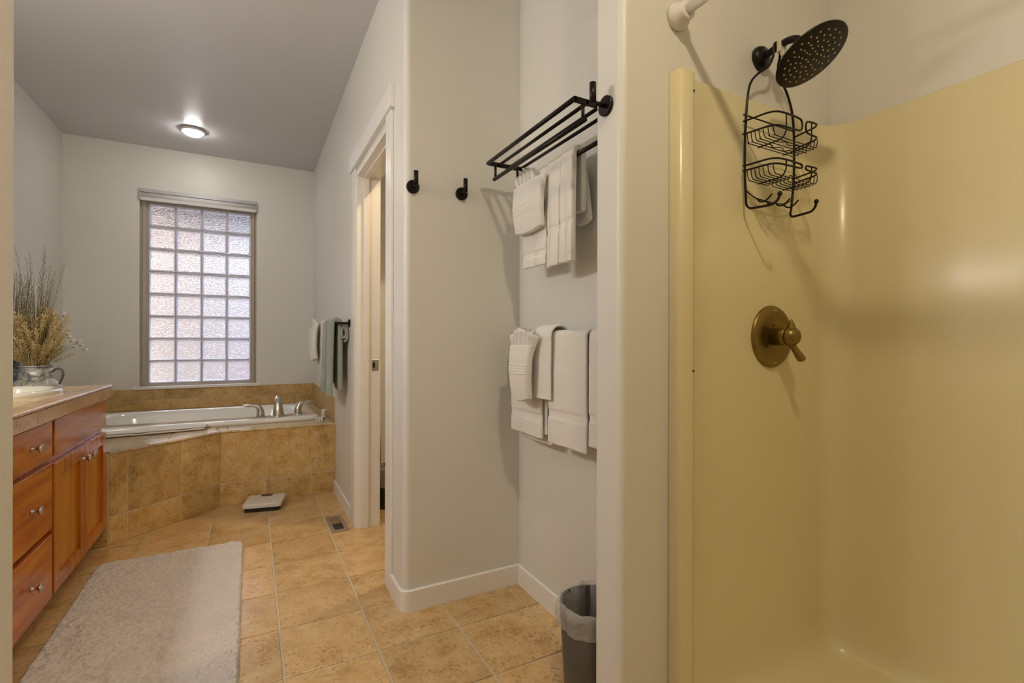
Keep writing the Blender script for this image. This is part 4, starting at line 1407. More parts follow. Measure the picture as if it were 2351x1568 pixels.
# ------------------------------------------------------------------ towel rack in the niche
rk = empty('towel_rack', (XT, 1.515, 1.75), 'dark bronze hotel towel shelf with bars on niche wall', 'towel rack')
RY_0, RY_1 = 1.212, 1.816
rz = 1.835
for X_, r in ((0.862, 0.0078), (0.912, 0.0062), (0.962, 0.0062), (1.012, 0.0062)):
    MB().tube([(X_, RY_0 - 0.004, rz), (X_, RY_1 + 0.004, rz)], r, 14).build('shelf_bar', M['bronze'], rk)
for Y_ in (RY_0, RY_1):
    MB().box(0.862, XT - 0.006, Y_ - 0.004, Y_ + 0.004, rz - 0.009, rz + 0.009).build('side_bracket', M['bronze'], rk, bevel=0.001, seg=1)
    MB().lathe([(0.026, 0), (0.026, 0.008), (0.023, 0.010)], (XT, Y_, rz - 0.02), '-X', 28).build('wall_plate', M['bronze'], rk)
    MB().tube([(0.895, Y_, rz - 0.006), (0.895, Y_, 1.776)], 0.0052, 12).build('drop_post', M['bronze'], rk)
    MB().tube([(1.000, Y_, rz - 0.006), (1.000, Y_, 1.752)], 0.0062, 12).build('drop_post', M['bronze'], rk)
MB().tube([(0.895, RY_0 - 0.012, 1.776), (0.895, RY_1 + 0.012, 1.776)], 0.0078, 14).build('front_bar', M['bronze'], rk)
MB().tube([(1.000, RY_0 - 0.012, 1.752), (1.000, RY_1 + 0.012, 1.752)], 0.0078, 14).build('towel_bar', M['bronze'], rk)

lb = empty('towel_bar', (XT, 1.515, 1.12), 'dark bronze towel bar mostly hidden under white bath towels', 'towel bar')
LZ = 1.118
for Y_ in (1.126, 1.853):
    MB().lathe([(0.024, 0), (0.024, 0.008), (0.020, 0.010)], (XT, Y_, LZ), '-X', 28).build('wall_plate', M['bronze'], lb)
    MB().tube([(XT, Y_, LZ), (1.005, Y_, LZ)], 0.008, 14).build('post', M['bronze'], lb)
MB().tube([(1.008, 1.114, LZ), (1.008, 1.865, LZ)], 0.0085, 14).build('bar', M['bronze'], lb)


# ------------------------------------------------------------------ towels
BANDMAT = 1


def drape(w, x0, zb, ya, yb, fl, bl, r=0.010, th=0.014, amp=0.006, waves=2.0, ph=0.0, bands=(), slant=0.0, flare=0.0, nu=22, mi=0, lean=0.0, top_taper=0.0, belly=0.007):
    """cloth folded over a bar that runs along Y; front side towards -X"""
    prof = []
    nf = 64
    for k in range(nf + 1):
        prof.append(('f', fl * (1 - k / nf)))
    for k in range(1, 8):
        prof.append(('a', PI * k / 8))
    nb = 14
    for k in range(nb + 1):
        prof.append(('b', bl * k / nb))
    outer = []; inner = []
    for (kind, s) in prof:
        for i in range(nu + 1):
            u = i / nu
            wave = math.sin(2 * PI * waves * u + ph) + 0.5 * math.sin(2 * PI * waves * 2.3 * u + ph * 1.7 + 1)
            for lst, rad in ((outer, r + th), (inner, r)):
                Y = ya + (yb - ya) * u
                yc = (ya + yb) / 2
                if kind == 'f':
                    d = s * (1 + slant * (u - 0.5) / max(fl, 0.1))
                    k_ = min(1, d / 0.12)
                    off = amp * wave * k_ * (0.4 + 0.6 * d / max(fl, .01)) + belly * (1 - abs(2 * u - 1) ** 3) * k_
                    for (b0, b1) in bands:
                        if b0 < d < b1:
                            off -= 0.0036 if lst is outer else 0.0
                    Yd = yc + (Y - yc) * (1 + flare * d - top_taper * math.exp(-d / 0.06))
                    lst.append((x0 - rad - off - lean * d, Yd, zb - d))
                elif kind == 'a':
                    Yd = yc + (Y - yc) * (1 - top_taper)
                    lst.append((x0 - rad * math.cos(s), Yd, zb + rad * math.sin(s) + 0.15 * amp * wave))
                else:
                    Yd = yc + (Y - yc) * (1 - top_taper)
                    lst.append((x0 + rad + 0.0, Yd, zb - s))
    st = len(outer); P_ = len(prof); U = nu + 1
    fs = []
    for k in range(P_ - 1):
        for i in range(nu):
            a, b2, c, d = k * U + i, k * U + i + 1, (k + 1) * U + i + 1, (k + 1) * U + i
            fs.append((a, b2, c, d)); fs.append((st + a, st + d, st + c, st + b2))
        fs.append((k * U, (k + 1) * U, st + (k + 1) * U, st + k * U))
        fs.append((k * U + nu, st + k * U + nu, st + (k + 1) * U + nu, (k + 1) * U + nu))
    for i in range(nu):
        fs.append((i, st + i, st + i + 1, i + 1))
        o_ = (P_ - 1) * U
        fs.append((o_ + i, o_ + i + 1, st + o_ + i + 1, st + o_ + i))
    w.add(outer + inner, fs, mi, True)
    # the woven bands of the front side get the flat-weave material
    base = len(w.f) - len(fs); per = 2 * nu + 2
    for k in range(nf):
        d = fl * (1 - (k + 0.5) / nf)
        if any(b0 < d < b1 for b0, b1 in bands):
            for q in range(2 * nu):
                w.m[base + k * per + q] = BANDMAT
    return w


def panel(w, pts_fn, nu, nv, th, mi=0):
    """thick sheet: pts_fn(u, v) -> centre point, offset along -X both ways"""
    A = []; B = []
    for j in range(nv + 1):
        for i in range(nu + 1):
            p, t = pts_fn(i / nu, j / nv)
            e = min(i, nu - i, j, nv - j)
            tt = th * t * (0.45 if e == 0 else 1.0)
            A.append((p[0] - tt / 2, p[1], p[2])); B.append((p[0] + tt / 2, p[1], p[2]))
    st = len(A); U = nu + 1; fs = []
    for j in range(nv):
        for i in range(nu):
            a, b2, c, d = j * U + i, j * U + i + 1, (j + 1) * U + i + 1, (j + 1) * U + i
            fs.append((a, d, c, b2)); fs.append((st + a, st + b2, st + c, st + d))
        fs.append((j * U, st + j * U, st + (j + 1) * U, (j + 1) * U)); fs.append((j * U + nu, (j + 1) * U + nu, st + (j + 1) * U + nu, st + j * U + nu))
    for i in range(nu):
        fs.append((i, i + 1, st + i + 1, st + i)); o_ = nv * U; fs.append((o_ + i, st + o_ + i, st + o_ + i + 1, o_ + i + 1))
    w.add(A + B, fs, mi, True)
    return w


def fan(w, x, y0, y1, zb, zt, n=6, spread=1.35, tilt=0.0, dep=0.014):
    """pleated washcloth fan standing out of a towel pocket"""
    yc = (y0 + y1) / 2; hw = (y1 - y0) / 2
    nz = 8; seq = n * 4
    A = []; B = []
    for j in range(nz + 1):
        t = j / nz
        for i in range(seq + 1):
            u = i / seq * 2 - 1
            fold = dep * (0.4 + 0.6 * t) * (2 * abs(((i / 4.0) % 1) * 2 - 1) - 1)
            Y = yc + u * hw * (1 + (spread - 1) * t) + tilt * t * 0.03
            Z = zb + (zt - zb) * t * (1 - 0.30 * u * u) + 0.006 * t * math.sin(i * 1.9)
            A.append((x + fold - 0.0016, Y, Z)); B.append((x + fold + 0.0016, Y, Z))
    st = len(A); U = seq + 1; fs = []
    for j in range(nz):
        for i in range(seq):
            a, b2, c, d = j * U + i, j * U + i + 1, (j + 1) * U + i + 1, (j + 1) * U + i
            fs.append((a, d, c, b2)); fs.append((st + a, st + b2, st + c, st + d))
        fs.append((j * U, st + j * U, st + (j + 1) * U, (j + 1) * U)); fs.append((j * U + seq, (j + 1) * U + seq, st + (j + 1) * U + seq, st + j * U + seq))
    for i in range(seq):
        o_ = nz * U; fs.append((o_ + i, st + o_ + i, st + o_ + i + 1, o_ + i + 1))
    w.add(A + B, fs, 0, True)
    return w


# upper: long folded hand towel over the bar
w = MB()
drape(w, 1.000, 1.752, 1.448, 1.535, 0.380, 0.20, r=0.010, th=0.018, amp=0.005, waves=0.8, ph=0.4, bands=((0.235, 0.262),), lean=0.02, top_taper=-0.05)
drape(w, 1.000, 1.752, 1.372, 1.446, 0.376, 0.20, r=0.010, th=0.020, amp=0.005, waves=0.7, ph=2.4, bands=((0.225, 0.252),), lean=0.01, top_taper=0.05)
tag(w.build('hanging_towel', [M['towel'], M['cloth']], sub=1), 'long white towel strip draped over the upper rack bar', 'towel', 'white towels on the upper rack')
w = MB()


def back_fold(u, v):
    # rounded towel fold that hangs behind the bar, wider towards its bottom
    Y = 1.466 - (0.052 + 0.036 * (1 - v) ** 0.8) * (1 - u)
    Z = 1.516 + 0.014 * (2 * u - 1) ** 2 + (1.742 - 0.03 * (1 - u) - 1.516) * v
    return (1.056 - 0.006 * math.sin(PI * u) * (1 - 0.6 * v), Y, Z), 1.0 - 0.35 * v


panel(w, back_fold, 16, 24, 0.026)
tag(w.build('hanging_towel', [M['towel'], M['cloth']], sub=1), 'short white towel fold hanging behind the bar by the long strip', 'towel', 'white towels on the upper rack')
w = MB()
drape(w, 1.000, 1.752, 1.535, 1.745, 0.360, 0.20, r=0.010, th=0.012, amp=0.003, waves=1.2, ph=0.9, bands=((0.30, 0.325),), flare=-0.55)
pocket_u = w.build('hanging_towel', [M['towel'], M['cloth']], sub=1)
tag(pocket_u, 'white towel behind the folded pocket on the upper rack', 'towel', 'white towels on the upper rack')


def pocket_fn(x, ya, yb, z0, z1, sag=0.0, slopetop=0.0, ridges=(), round_b=0.0, taper=0.0):
    def f(u, v):
        yc = (ya + yb) / 2
        Y = yc + (ya + (yb - ya) * u - yc) * (1 - taper * (1 - v))
        zt = z1 + slopetop * (0.5 - u); zb = z0 + round_b * (2 * u - 1) ** 2
        Z = zb + (zt - zb) * v
        bulge = 0.010 * math.sin(PI * v) + 0.004 * math.sin(PI * u)
        rd = 0.0
        t = 1.0
        for rc in ridges:
            if abs(Z - rc - slopetop * (0.5 - u) * 0.4) < 0.0028:
                t = 1.16
        return (x - bulge + rd, Y, Z), t
    return f


w = MB()
panel(w, pocket_fn(0.956, 1.522, 1.752, 1.520, 1.722, slopetop=0.0, ridges=[1.602 + 0.0075 * k for k in range(6)], round_b=0.012, taper=0.12), 26, 64, 0.026)
tag(w.build('folded_hand_towel', M['towel'], sub=1), 'white hand towel folded into a pocket on the upper rack', 'towel', 'pocket hand towels')
w = MB()
fan(w, 0.958, 1.600, 1.735, 1.66, 1.785, n=5, spread=1.15, tilt=0.3)
tag(w.build('fanned_washcloth', M['towel']), 'pleated white washcloth fanned out of the upper towel pocket', 'washcloth', 'fanned washcloths')

# lower bath towels
w = MB()
drape(w, 1.008, LZ, 1.592, 1.838, 0.392, 0.30, r=0.011, th=0.014, amp=0.0035, waves=1.1, ph=0.5, belly=0.004, bands=((0.300, 0.325),), flare=0.06)
drape(w, 1.008, LZ, 1.570, 1.810, 0.375, 0.42, r=0.0095, th=0.0014, amp=0.0, waves=1.0, ph=1.5, belly=0.0)
tag(w.build('bath_towel', [M['towel'], M['cloth']], sub=1), 'white bath towel behind the fanned pocket on lower bar', 'towel', 'white bath towels on the lower bar')
w = MB()
drape(w, 1.008, LZ, 1.312, 1.545, 0.394, 0.36, r=0.011, th=0.014, amp=0.004, waves=0.9, ph=2.6, belly=0.004, bands=((0.268, 0.296),), flare=0.05)
tag(w.build('bath_towel', [M['towel'], M['cloth']], sub=1), 'wide white bath towel in the middle of lower bar', 'towel', 'white bath towels on the lower bar')
w = MB()
drape(w, 1.008, LZ, 1.146, 1.300, 0.365, 0.36, r=0.011, th=0.012, amp=0.004, waves=1.0, ph=0.2, bands=((0.26, 0.285),))
tag(w.build('bath_towel', [M['towel'], M['cloth']], sub=1), 'white bath towel nearest the partition on lower bar', 'towel', 'white bath towels on the lower bar')
w = MB()
drape(w, 1.008, LZ + 0.002, 1.500, 1.618, 0.235, 0.10, r=0.037, th=0.009, amp=0.0015, waves=0.7, ph=0.4, flare=0.1, belly=0.003)
tag(w.build('hanging_towel', [M['towel'], M['cloth']], sub=1), 'thin white towel strip looped over lower bar beside the pocket', 'towel')
w = MB()
panel(w, pocket_fn(0.931, 1.570, 1.730, 0.868, 1.088, slopetop=0.0, ridges=[0.978, 0.9885, 0.999, 1.0095], round_b=0.014, taper=0.22), 24, 64, 0.030)
tag(w.build('folded_hand_towel', M['towel'], sub=1), 'white hand towel folded into a pocket on the lower bath towel', 'towel', 'pocket hand towels')
w = MB()
fan(w, 0.930, 1.585, 1.722, 1.04, 1.150, n=6, spread=1.30, tilt=-0.4, dep=0.018)
tag(w.build('fanned_washcloth', M['towel']), 'pleated white washcloth fanned out of the lower towel pocket', 'washcloth', 'fanned washcloths')

# sage towel on the wall beside the tub
sbk = empty('towel_bar', (XR, 3.5, 1.21), 'black towel bar on wall beside tub carrying the sage towel', 'towel bar')
SZ = 1.212; SXB = 0.478
for Y_ in (3.185, 4.02):
    MB().box(XR - 0.008, XR, Y_ - 0.022, Y_ + 0.022, SZ - 0.024, SZ + 0.024).build('wall_plate', M['bronze'], sbk, bevel=0.002)
    MB().box(SXB - 0.008, XR - 0.004, Y_ - 0.008, Y_ + 0.008, SZ - 0.008, SZ + 0.008).build('post', M['bronze'], sbk, bevel=0.001, seg=1)
MB().box(SXB - 0.007, SXB + 0.007, 3.18, 4.025, SZ - 0.007, SZ + 0.007).build('bar', M['bronze'], sbk)
w = MB()
drape(w, SXB, SZ, 3.226, 3.40, 0.462, 0.425, r=0.0102, th=0.027, amp=0.006, waves=0.8, ph=0.3, bands=((0.318, 0.372),), lean=0.015)
drape(w, SXB, SZ, 3.405, 3.56, 0.448, 0.40, r=0.0102, th=0.029, amp=0.007, waves=0.7, ph=1.9, bands=((0.300, 0.360),), lean=0.035)
drape(w, SXB, SZ, 3.565, 3.652, 0.405, 0.2, r=0.0102, th=0.020, amp=0.004, waves=0.8, ph=0.3, bands=((0.29, 0.33),))
tag(w.build('sage_towel', [M['towelg'], M['clothg']], sub=1), 'sage green bath towel draped over the bar beside the tub', 'towel')
# rolled end of the sage towel
w = MB()
sp2 = []
for k in range(40):
    t = k / 39
    a = -PI / 2 + t * 3.1 * PI
    rx = 0.025 * (1 - 0.70 * t); rz_ = 0.050 * (1 - 0.60 * t)
    sp2.append((0.519 + rx * math.sin(a + PI / 2), 1.148 + 0.006 * t - rz_ * math.cos(a + PI / 2) * 1.0))
th = 0.0035
vs = []; fs = []
for (xx, zz) in sp2:
    vs += [(xx, 3.196, zz), (xx, 3.224, zz)]
for k in range(len(sp2) - 1):
    fs.append((2 * k, 2 * k + 1, 2 * k + 3, 2 * k + 2))
w.add(vs, fs, 0, True)
o = w.build('rolled_towel', M['towelg'])
md = o.modifiers.new('solid', 'SOLIDIFY'); md.thickness = 0.012; md.offset = 0
tag(o, 'rolled sage green towel end tucked behind the towel bar post', 'towel')
w = MB()
panel(w, pocket_fn(0.408, 3.66, 3.93, 0.955, 1.205, ridges=[1.10, 1.11], round_b=0.02, taper=0.1), 18, 40, 0.034)
tag(w.build('folded_hand_towel', M['towel'], sub=1), 'white hand towel folded into a pocket beside the sage towel', 'towel', 'pocket hand towels')
w = MB()
drape(w, SXB, SZ, 3.66, 3.93, 0.30, 0.2, r=0.012, th=0.026, amp=0.002, waves=1.0, ph=0.3, belly=0.004)
tag(w.build('hanging_towel', [M['towel'], M['cloth']], sub=1), 'white towel on the bar behind the pocket beside sage towel', 'towel')
w = MB()
fan(w, 0.410, 3.70, 3.90, 1.15, 1.262, n=5, spread=1.05)
tag(w.build('fanned_washcloth', M['towel']), 'pleated white washcloth in the pocket beside the sage towel', 'washcloth', 'fanned washcloths')

# ------------------------------------------------------------------ waste bins
def bin_(name, cx, cy, r0, r1, h, mat, label, zl, filmmat, seed):
    e = empty(name, (cx, cy, 0), label, 'waste bin')
    MB().lathe([(r0 - 0.004, 0.0005), (r0, 0.006), (r1, h), (r1 - 0.004, h + 0.002), (r1 - 0.006, h), (r0 - 0.006, 0.012), (0.0001, 0.010)], (cx, cy, 0), 'Z', 48, caps=False).build('bin', mat, e)
    random.seed(seed)
    ph = [random.uniform(0, 6.28) for _ in range(8)]
    n_ = 72
    prof = [(r1 - 0.020, h - 0.14), (r1 - 0.012, h - 0.05), (r1 - 0.008, h + 0.004), (r1 + 0.002, h + 0.012), (r1 + 0.010, h + 0.002), (r1 + 0.012, h - 0.02), (r1 + 0.008, h - zl * 0.5), (r1 + 0.004, h - zl)]
    vs = []
    for k, (r, z) in enumerate(prof):
        for i in range(n_):
            a = 2 * PI * i / n_
            wv = 0.0035 * math.sin(7 * a + ph[0] + k * 0.5) + 0.0025 * math.sin(13 * a + ph[1] - k * 0.8) + 0.002 * math.sin(23 * a + ph[2] + k)
            dz = (0.018 * math.sin(2 * a + ph[3]) + 0.008 * math.sin(5 * a + ph[4])) * (k / 7 if k > 3 else 0)
            vs.append((cx + (r + wv * (1 if k != 2 else 0.2)) * math.cos(a), cy + (r + wv) * math.sin(a), z + dz))
    fs = [(k * n_ + i, k * n_ + (i + 1) % n_, (k + 1) * n_ + (i + 1) % n_, (k + 1) * n_ + i) for k in range(len(prof) - 1) for i in range(n_)]
    MB().add(vs, fs, 0, True).build('bag_liner', filmmat, e)
    return e


bin_('waste_bin', 0.945, 1.215, 0.092, 0.108, 0.290, M['canp'], 'dark grey plastic waste bin with clear liner under the bath towels', 0.075, M['film'], 2)
bin_('waste_bin', 0.835, 3.27, 0.100, 0.112, 0.262, M['black'], 'black waste bin with clear liner inside the toilet room', 0.13, M['film'], 4)
e = empty('toilet_brush', (0.80, 3.44, 0), 'thin metal toilet brush handle standing behind the black bin', 'toilet brush')
MB().lathe([(0.045, 0.0005), (0.048, 0.01), (0.042, 0.14), (0.030, 0.15)], (0.80, 3.44, 0), 'Z', 24).build('holder', M['nickel'], e)
MB().tube([(0.80, 3.44, 0.14), (0.800, 3.44, 0.498)], 0.007, 12).build('handle', M['vent'], e)

# ------------------------------------------------------------------ shower
sw = empty('shower_surround', (1.42, 0.3, 0), 'cream fibreglass shower stall with rounded corners', 'shower')
YW = YP - 0.012; XW = XS - 0.012; YN2 = -0.348
cr = 0.085
path = [(1.021, YP - 0.0015), (1.021, 0.958), (1.026, 0.947), (1.036, 0.943), (1.068, 0.943), (1.079, 0.947), (1.083, 0.958), (1.084, 0.968), (1.090, YW)]
path += [(x, YW) for x in (1.2, 1.35, 1.5, 1.62)]
path += arc(XW - cr, YW - cr, cr, 90, 0, 10)
path += [(XW, y) for y in (0.7, 0.5, 0.3, 0.1, -0.1)]
path += arc(XW - cr, YN2 + 0.01 + cr, cr, 0, -90, 10)
path += [(x, YN2 + 0.01) for x in (1.6, 1.4, 1.2)]
path += [(1.090, YN2 + 0.01), (1.084, YN2 + 0.014), (1.083, YN2 + 0.024), (1.079, YN2 + 0.035), (1.068, YN2 + 0.039), (1.036, YN2 + 0.039), (1.026, YN2 + 0.035), (1.021, YN2 + 0.024), (1.021, YN2 - 0.005)]
Np = len(path)
nrm = []
for i in range(Np):
    a = Vector(path[max(i - 1, 0)]); b2 = Vector(path[min(i + 1, Np - 1)])
    d = (b2 - a).normalized(); nrm.append(Vector((d.y, -d.x)))       # towards the inside of the stall
STOP = 1.842
rowsz = [(STOP, -0.010), (STOP + 0.004, -0.004), (STOP, 0.0), (1.2, 0.0), (0.6, 0.0), (0.16, 0.0), (0.10, 0.006), (0.068, 0.022), (0.050, 0.045), (0.042, 0.075)]
vs = []
first = 8; last = Np - 9
for z, off in rowsz:
    for i, p in enumerate(path):
        o_ = off
        if off > 0 and (i < first or i > last):
            o_ = 0
        q = Vector(p) + nrm[i] * o_
        if off > 0 and first <= i <= last:
            q.x = max(q.x, 1.09)
        # inside corner arcs must not fold over
        vs.append((q.x, q.y, z))
fs = [(k * Np + i, k * Np + i + 1, (k + 1) * Np + i + 1, (k + 1) * Np + i) for k in range(len(rowsz) - 1) for i in range(Np - 1)]
k = len(rowsz) - 1
loop = [k * Np + i for i in range(first, last + 1)]
fs.append(loop)
MB().add(vs, fs, 0, True).build('stall_walls', M['acryl'], sw)
MB().box(1.021, 1.095, YN2 + 0.02, 0.962, 0.0005, 0.095).build('threshold', M['acryl'], sw, bevel=0.012, seg=3)
for z in (1.79, 1.02, 0.145):
    MB().lathe([(0.0035, -0.001), (0.0028, 0.0012)], (1.072, 0.943, z), '-Y', 10).build('screw', M['print'], sw)

# curtain rod
cr_ = empty('curtain_rod', (1.047, 0.3, 2.004), 'white shower curtain rod with a round wall cup', 'curtain rod')
MB().lathe([(0.036, 0.0), (0.0365, 0.012), (0.034, 0.019), (0.026, 0.024), (0.0255, 0.044), (0.024, 0.046), (0.0145, 0.046)], (1.047, YP, 2.004), '-Y', 32).build('wall_cup', M['plastic'], cr_)
MB().tube([(1.047, YP - 0.02, 2.004), (1.047, -0.35, 2.004)], 0.0135, 20).build('rod', M['plastic'], cr_)
MB().lathe([(0.0255, 0.0), (0.026, 0.02), (0.0345, 0.026), (0.0365, 0.034), (0.036, 0.046)], (1.047, -0.314, 2.004), '-Y', 32).build('wall_cup', M['plastic'], cr_)

# shower head
shd = empty('rain_shower', (1.41, 0.83, 1.99), 'round black rain shower head on bent arm with pale nozzles', 'shower head')
AX, AZ = 1.410, 1.990
MB().lathe([(0.036, 0.0), (0.036, 0.010), (0.034, 0.014), (0.030, 0.020), (0.018, 0.024), (0.014, 0.026)], (AX, YP, AZ), '-Y', 36).build('wall_flange', M['bronze'], shd)
HC = Vector((1.412, 0.824, 1.918))
tl, az = math.radians(30), math.radians(8)
hn = Vector((math.sin(tl) * math.sin(az), -math.sin(tl) * math.cos(az), -math.cos(tl)))
top = HC - hn * 0.045
MB().tube(bez([(AX, YP - 0.02, AZ), (AX, 0.93, AZ + 0.006), (AX, 0.89, AZ + 0.008), (AX, 0.862, AZ - 0.004), tuple(top - hn * 0.004)], 8), 0.0105, 18).build('arm', M['bronze'], shd)
h1 = hn.orthogonal().normalized(); h2_ = hn.cross(h1)
hd = MB().lathe([(0.010, -0.060), (0.016, -0.052), (0.019, -0.040), (0.016, -0.028), (0.024, -0.018), (0.060, -0.010), (0.0975, -0.0065), (0.0995, -0.003), (0.0990, 0.0), (0.0965, 0.0012), (0.0001, 0.0012)], HC, (h1, h2_, hn), 56, caps=False).build('head_disc', M['bronze'], shd)
noz = [(0, 0)]
for rr, cnt in ((0.0155, 6), (0.031, 12), (0.047, 16), (0.0625, 18), (0.078, 20)):
    for q in range(cnt):
        noz.append((rr * math.cos(2 * PI * q / cnt + rr * 40), rr * math.sin(2 * PI * q / cnt + rr * 40)))
nz_mesh = None
for (a, b2) in noz[1:]:
    c = HC + h1 * a + h2_ * b2
    if nz_mesh is None:
        o = MB().lathe([(0.0026, 0.0), (0.0024, 0.0022), (0.0015, 0.0034), (0.0001, 0.0036)], (0, 0, 0), (h1, h2_, hn), 8, caps=False).build('nozzle', M['nozzle'], hd)
        for v in o.data.vertices:
            v.co += wloc(hd)
        nz_mesh = o.data
    else:
        o = bpy.data.objects.new('nozzle', nz_mesh); COL.objects.link(o); o.parent = hd
    o.location = c - wloc(hd) + hn * 0.001

# caddy
cy_ = empty('shower_caddy', (1.415, 0.93, 1.49), 'black wire shower caddy with two baskets hung on shower arm', 'shower caddy')
YC = 0.950
rw = 0.0036
Lf = [(1.402, 0.925, 2.0085), (1.3960, 0.926, 1.999), (1.3945, 0.927, 1.970), (1.388, 0.938, 1.940), (1.352, 0.948, 1.912), (1.322, 0.95, 1.880), (1.308, YC, 1.838), (1.300, YC, 1.77), (1.2945, YC, 1.68), (1.295, YC, 1.60), (1.300, YC, 1.525)]
Lf2 = [(1.302, YC, 1.510), (1.305, 0.944, 1.500), (1.308, 0.932, 1.496), (1.313, 0.884, 1.494), (1.316, 0.870, 1.497), (1.317, 0.861, 1.505), (1.318, 0.857, 1.516)]
Rt = [(1.418, 0.925, 2.0085), (1.4240, 0.926, 1.999), (1.4255, 0.927, 1.970), (1.434, 0.938, 1.945), (1.470, 0.948, 1.915), (1.500, 0.95, 1.885), (1.524, YC, 1.835), (1.534, YC, 1.77), (1.5365, YC, 1.68), (1.532, YC, 1.60), (1.521, YC, 1.525)]
Rt2 = [(1.516, YC, 1.510), (1.514, 0.944, 1.500), (1.512, 0.932, 1.497), (1.504, 0.884, 1.497), (1.500, 0.870, 1.500), (1.497, 0.861, 1.508), (1.495, 0.857, 1.518)]
MB().tube(bez(Lf + Lf2, 6), rw, 10).sphere((1.318, 0.856, 1.520), 0.0068, 14).build('upright', M['blackwire'], cy_)
MB().tube(bez(Rt + Rt2, 6), rw, 10).sphere((1.494, 0.856, 1.522), 0.0068, 14).build('upright', M['blackwire'], cy_)
MB().tube(bez([(1.402, 0.925, 2.0085), (1.410, 0.925, 2.0100), (1.418, 0.925, 2.0085)], 4), rw, 10).build('hook_top', M['blackwire'], cy_)
MB().box(1.395, 1.425, 0.905, 0.918, 1.972, 2.004).box(1.398, 1.424, 0.896, 0.908, 1.956, 1.974).build('clip', M['clip'], cy_, bevel=0.002)


def basket(zu, zl, zb, hump, name='basket'):
    bx = MB()
    yf = 0.862
    zm = (zu + zl) / 2; hz = (zu - zl) / 2
    # left rail: upper out, loop, lower back
    rl = [(1.292, YC + 0.004, zu), (1.298, 0.925, zu), (1.303, 0.888, zu), (1.312, 0.872, zu), (1.330, yf + 0.001, zu), (1.37, yf - 0.002, zu), (1.405, yf - 0.002, zu - 0.001),
          (1.424, yf - 0.002, zu - 0.25 * hz), (1.430, yf - 0.002, zm), (1.424, yf - 0.002, zl + 0.25 * hz),
          (1.405, yf - 0.002, zl + 0.001), (1.37, yf - 0.002, zl), (1.330, yf + 0.001, zl), (1.312, 0.872, zl), (1.303, 0.888, zl), (1.297, 0.925, zl), (1.291, YC + 0.004, zl)]
    bx.tube(bez(rl, 5), 0.0028, 8)
    rr2 = [(1.538, YC + 0.004, zu), (1.530, 0.925, zu), (1.524, 0.888, zu), (1.517, 0.872, zu), (1.504, yf, zu), (1.49, yf - 0.002, zu), (1.467, yf - 0.002, zu - 0.001),
           (1.452, yf - 0.002, zu - 0.25 * hz), (1.447, yf - 0.002, zm), (1.452, yf - 0.002, zl + 0.25 * hz),
           (1.467, yf - 0.002, zl + 0.001), (1.49, yf - 0.002, zl), (1.504, yf, zl), (1.517, 0.872, zl), (1.524, 0.888, zl), (1.530, 0.925, zl), (1.538, YC + 0.004, zl)]
    bx.tube(bez(rr2, 5), 0.0028, 8)
    b0 = bx.build(name, M['blackwire'], cy_)
    wv = MB()
    for k in range(7):
        y = 0.944 - k * 0.0125
        xl = 1.297 + 0.010 * max(0, (k - 3) / 3) ** 2; xr = 1.532 - 0.010 * max(0, (k - 3) / 3) ** 2
        pts = [(xl, y, zl), (xl + 0.002, y, zb + 0.014), (xl + 0.008, y, zb + 0.003), (xl + 0.020, y, zb)]
        if hump:
            pts += [(1.395, y, zb), (1.402, y, zb + 0.010), (1.409, y, zb + 0.014), (1.416, y, zb + 0.010), (1.423, y, zb)]
        elif k in (2, 4):
            s = -1 if k == 2 else 1
            pts += [(1.375, y, zb), (1.385, y - s * 0.008, zb), (1.40, y - s * 0.008, zb), (1.41, y, zb), (1.43, y, zb), (1.44, y - s * 0.008, zb), (1.455, y - s * 0.008, zb), (1.465, y, zb)]
        pts += [(xr - 0.020, y, zb), (xr - 0.008, y, zb + 0.003), (xr - 0.002, y, zb + 0.014), (xr, y, zl)]
        wv.tube(bez(pts, 4), 0.0014, 6)
    wv.build('basket_wires', M['blackwire'], b0)
    for x_ in (1.355, 1.478):
        MB().tube(bez([(x_, 0.950, zb - 0.001), (x_, 0.885, zb - 0.001), (x_, 0.870, zb + 0.004), (x_, yf, zb + 0.018), (x_, yf - 0.001, zl), (x_, yf - 0.001, zu)], 5), 0.0020, 6).build('cross_wire', M['blackwire'], b0)


basket(1.757, 1.718, 1.690, False)
basket(1.624, 1.609, 1.580, True)
MB().tube([(1.294, YC + 0.004, 1.778), (1.538, YC + 0.004, 1.778)], 0.0022, 8).build('back_rail', M['blackwire'], cy_)
w = MB()
w.tube(bez([(1.296, YC, 1.556), (1.312, YC, 1.546), (1.335, YC, 1.538), (1.36, YC, 1.534), (1.42, YC, 1.532), (1.48, YC, 1.535), (1.505, YC, 1.544), (1.526, YC, 1.556)], 6), 0.0020, 8)
for x_ in (1.352, 1.392, 1.440, 1.482):
    w.tube(bez([(x_, YC, 1.534), (x_ + 0.002, 0.942, 1.524), (x_ + 0.003, 0.930, 1.521), (x_ + 0.004, 0.918, 1.527), (x_ + 0.005, 0.905, 1.538)], 5), 0.0024, 8)
w.build('razor_hooks', M['blackwire'], cy_)

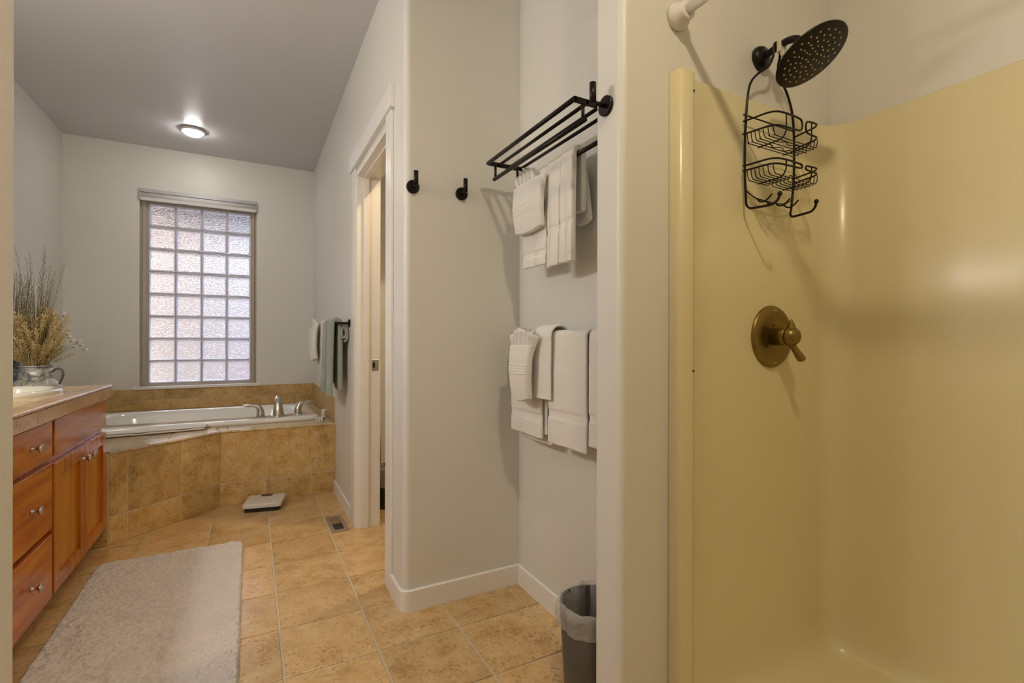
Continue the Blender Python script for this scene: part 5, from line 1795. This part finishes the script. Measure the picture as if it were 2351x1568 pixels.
# mixer valve
vv = empty('shower_valve', (1.453, YW, 1.118), 'champagne metal shower valve with round plate and lever', 'shower valve')
VX, VZ = 1.455, 1.117
MB().lathe([(0.0985, -0.003), (0.0985, 0.003), (0.0955, 0.008), (0.088, 0.0115), (0.070, 0.013), (0.064, 0.0115), (0.060, 0.0095), (0.056, 0.0105), (0.052, 0.0075), (0.030, 0.0075)], (VX, YW, VZ), '-Y', 64).build('escutcheon', M['brassnk'], vv)
MB().lathe([(0.0275, 0.006), (0.0275, 0.028), (0.0285, 0.0285), (0.0285, 0.055), (0.0272, 0.056)], (VX, YW, VZ), '-Y', 40).build('sleeve', M['brassnk'], vv)
kb = MB().lathe([(0.0255, 0.056), (0.0285, 0.0575), (0.0290, 0.064), (0.0275, 0.074), (0.022, 0.083), (0.012, 0.088), (0.0001, 0.089)], (VX, YW, VZ), '-Y', 40, caps=False).build('knob', M['brassnk'], vv)
yk = YW - 0.068
MB().tube(bez([(VX, yk + 0.002, VZ + 0.012), (VX - 0.002, yk + 0.001, VZ + 0.028), (VX - 0.004, yk, VZ + 0.042), (VX - 0.006, yk, VZ + 0.052)], 6), [0.017 - 0.0145 * k / 18 for k in range(19)], 16).build('pointer_fin', M['brassnk'], kb)
MB().box(VX - 0.002, VX + 0.007, yk - 0.0135, yk - 0.0080, VZ + 0.0215, VZ + 0.0240).build('red_mark', M['red'], kb)
MB().tube(bez([(VX + 0.002, yk + 0.004, VZ - 0.018), (VX + 0.008, yk - 0.002, VZ - 0.036), (VX + 0.015, yk - 0.010, VZ - 0.054), (VX + 0.021, yk - 0.017, VZ - 0.070), (VX + 0.023, yk - 0.019, VZ - 0.076)], 6),
          [0.0115, 0.0110, 0.0105, 0.010, 0.0098, 0.0096, 0.0096, 0.0097, 0.010, 0.0103, 0.0107, 0.011, 0.0114, 0.0117, 0.0120, 0.0122, 0.0122, 0.0120, 0.0116, 0.0110, 0.0100, 0.0085, 0.0065, 0.004, 0.0012], 18).build('lever', M['brassnk'], kb)
for sx, sz in ((0.004, 0.035), (-0.024, -0.030)):
    MB().lathe([(0.0042, 0.0), (0.0036, 0.0018)], (VX + sx, YW - 0.0095, VZ + sz), '-Y', 12).build('screw', M['brassnk'], vv)
# faint engraved marks at the top and bottom of the plate (too small to read)
w = MB(); w2 = MB()
for k in range(5):
    x_ = VX - 0.008 + k * 0.004
    w.box(x_, x_ + 0.0026, YW - 0.0124, YW - 0.0108, VZ + 0.081 - 0.0004 * k, VZ + 0.0845)
    w2.box(x_, x_ + 0.0026, YW - 0.0124, YW - 0.0108, VZ - 0.0850, VZ - 0.0822 + 0.0003 * k)
w.build('engraved_mark', M['nickel'], vv); w2.build('engraved_mark', M['nickel'], vv)
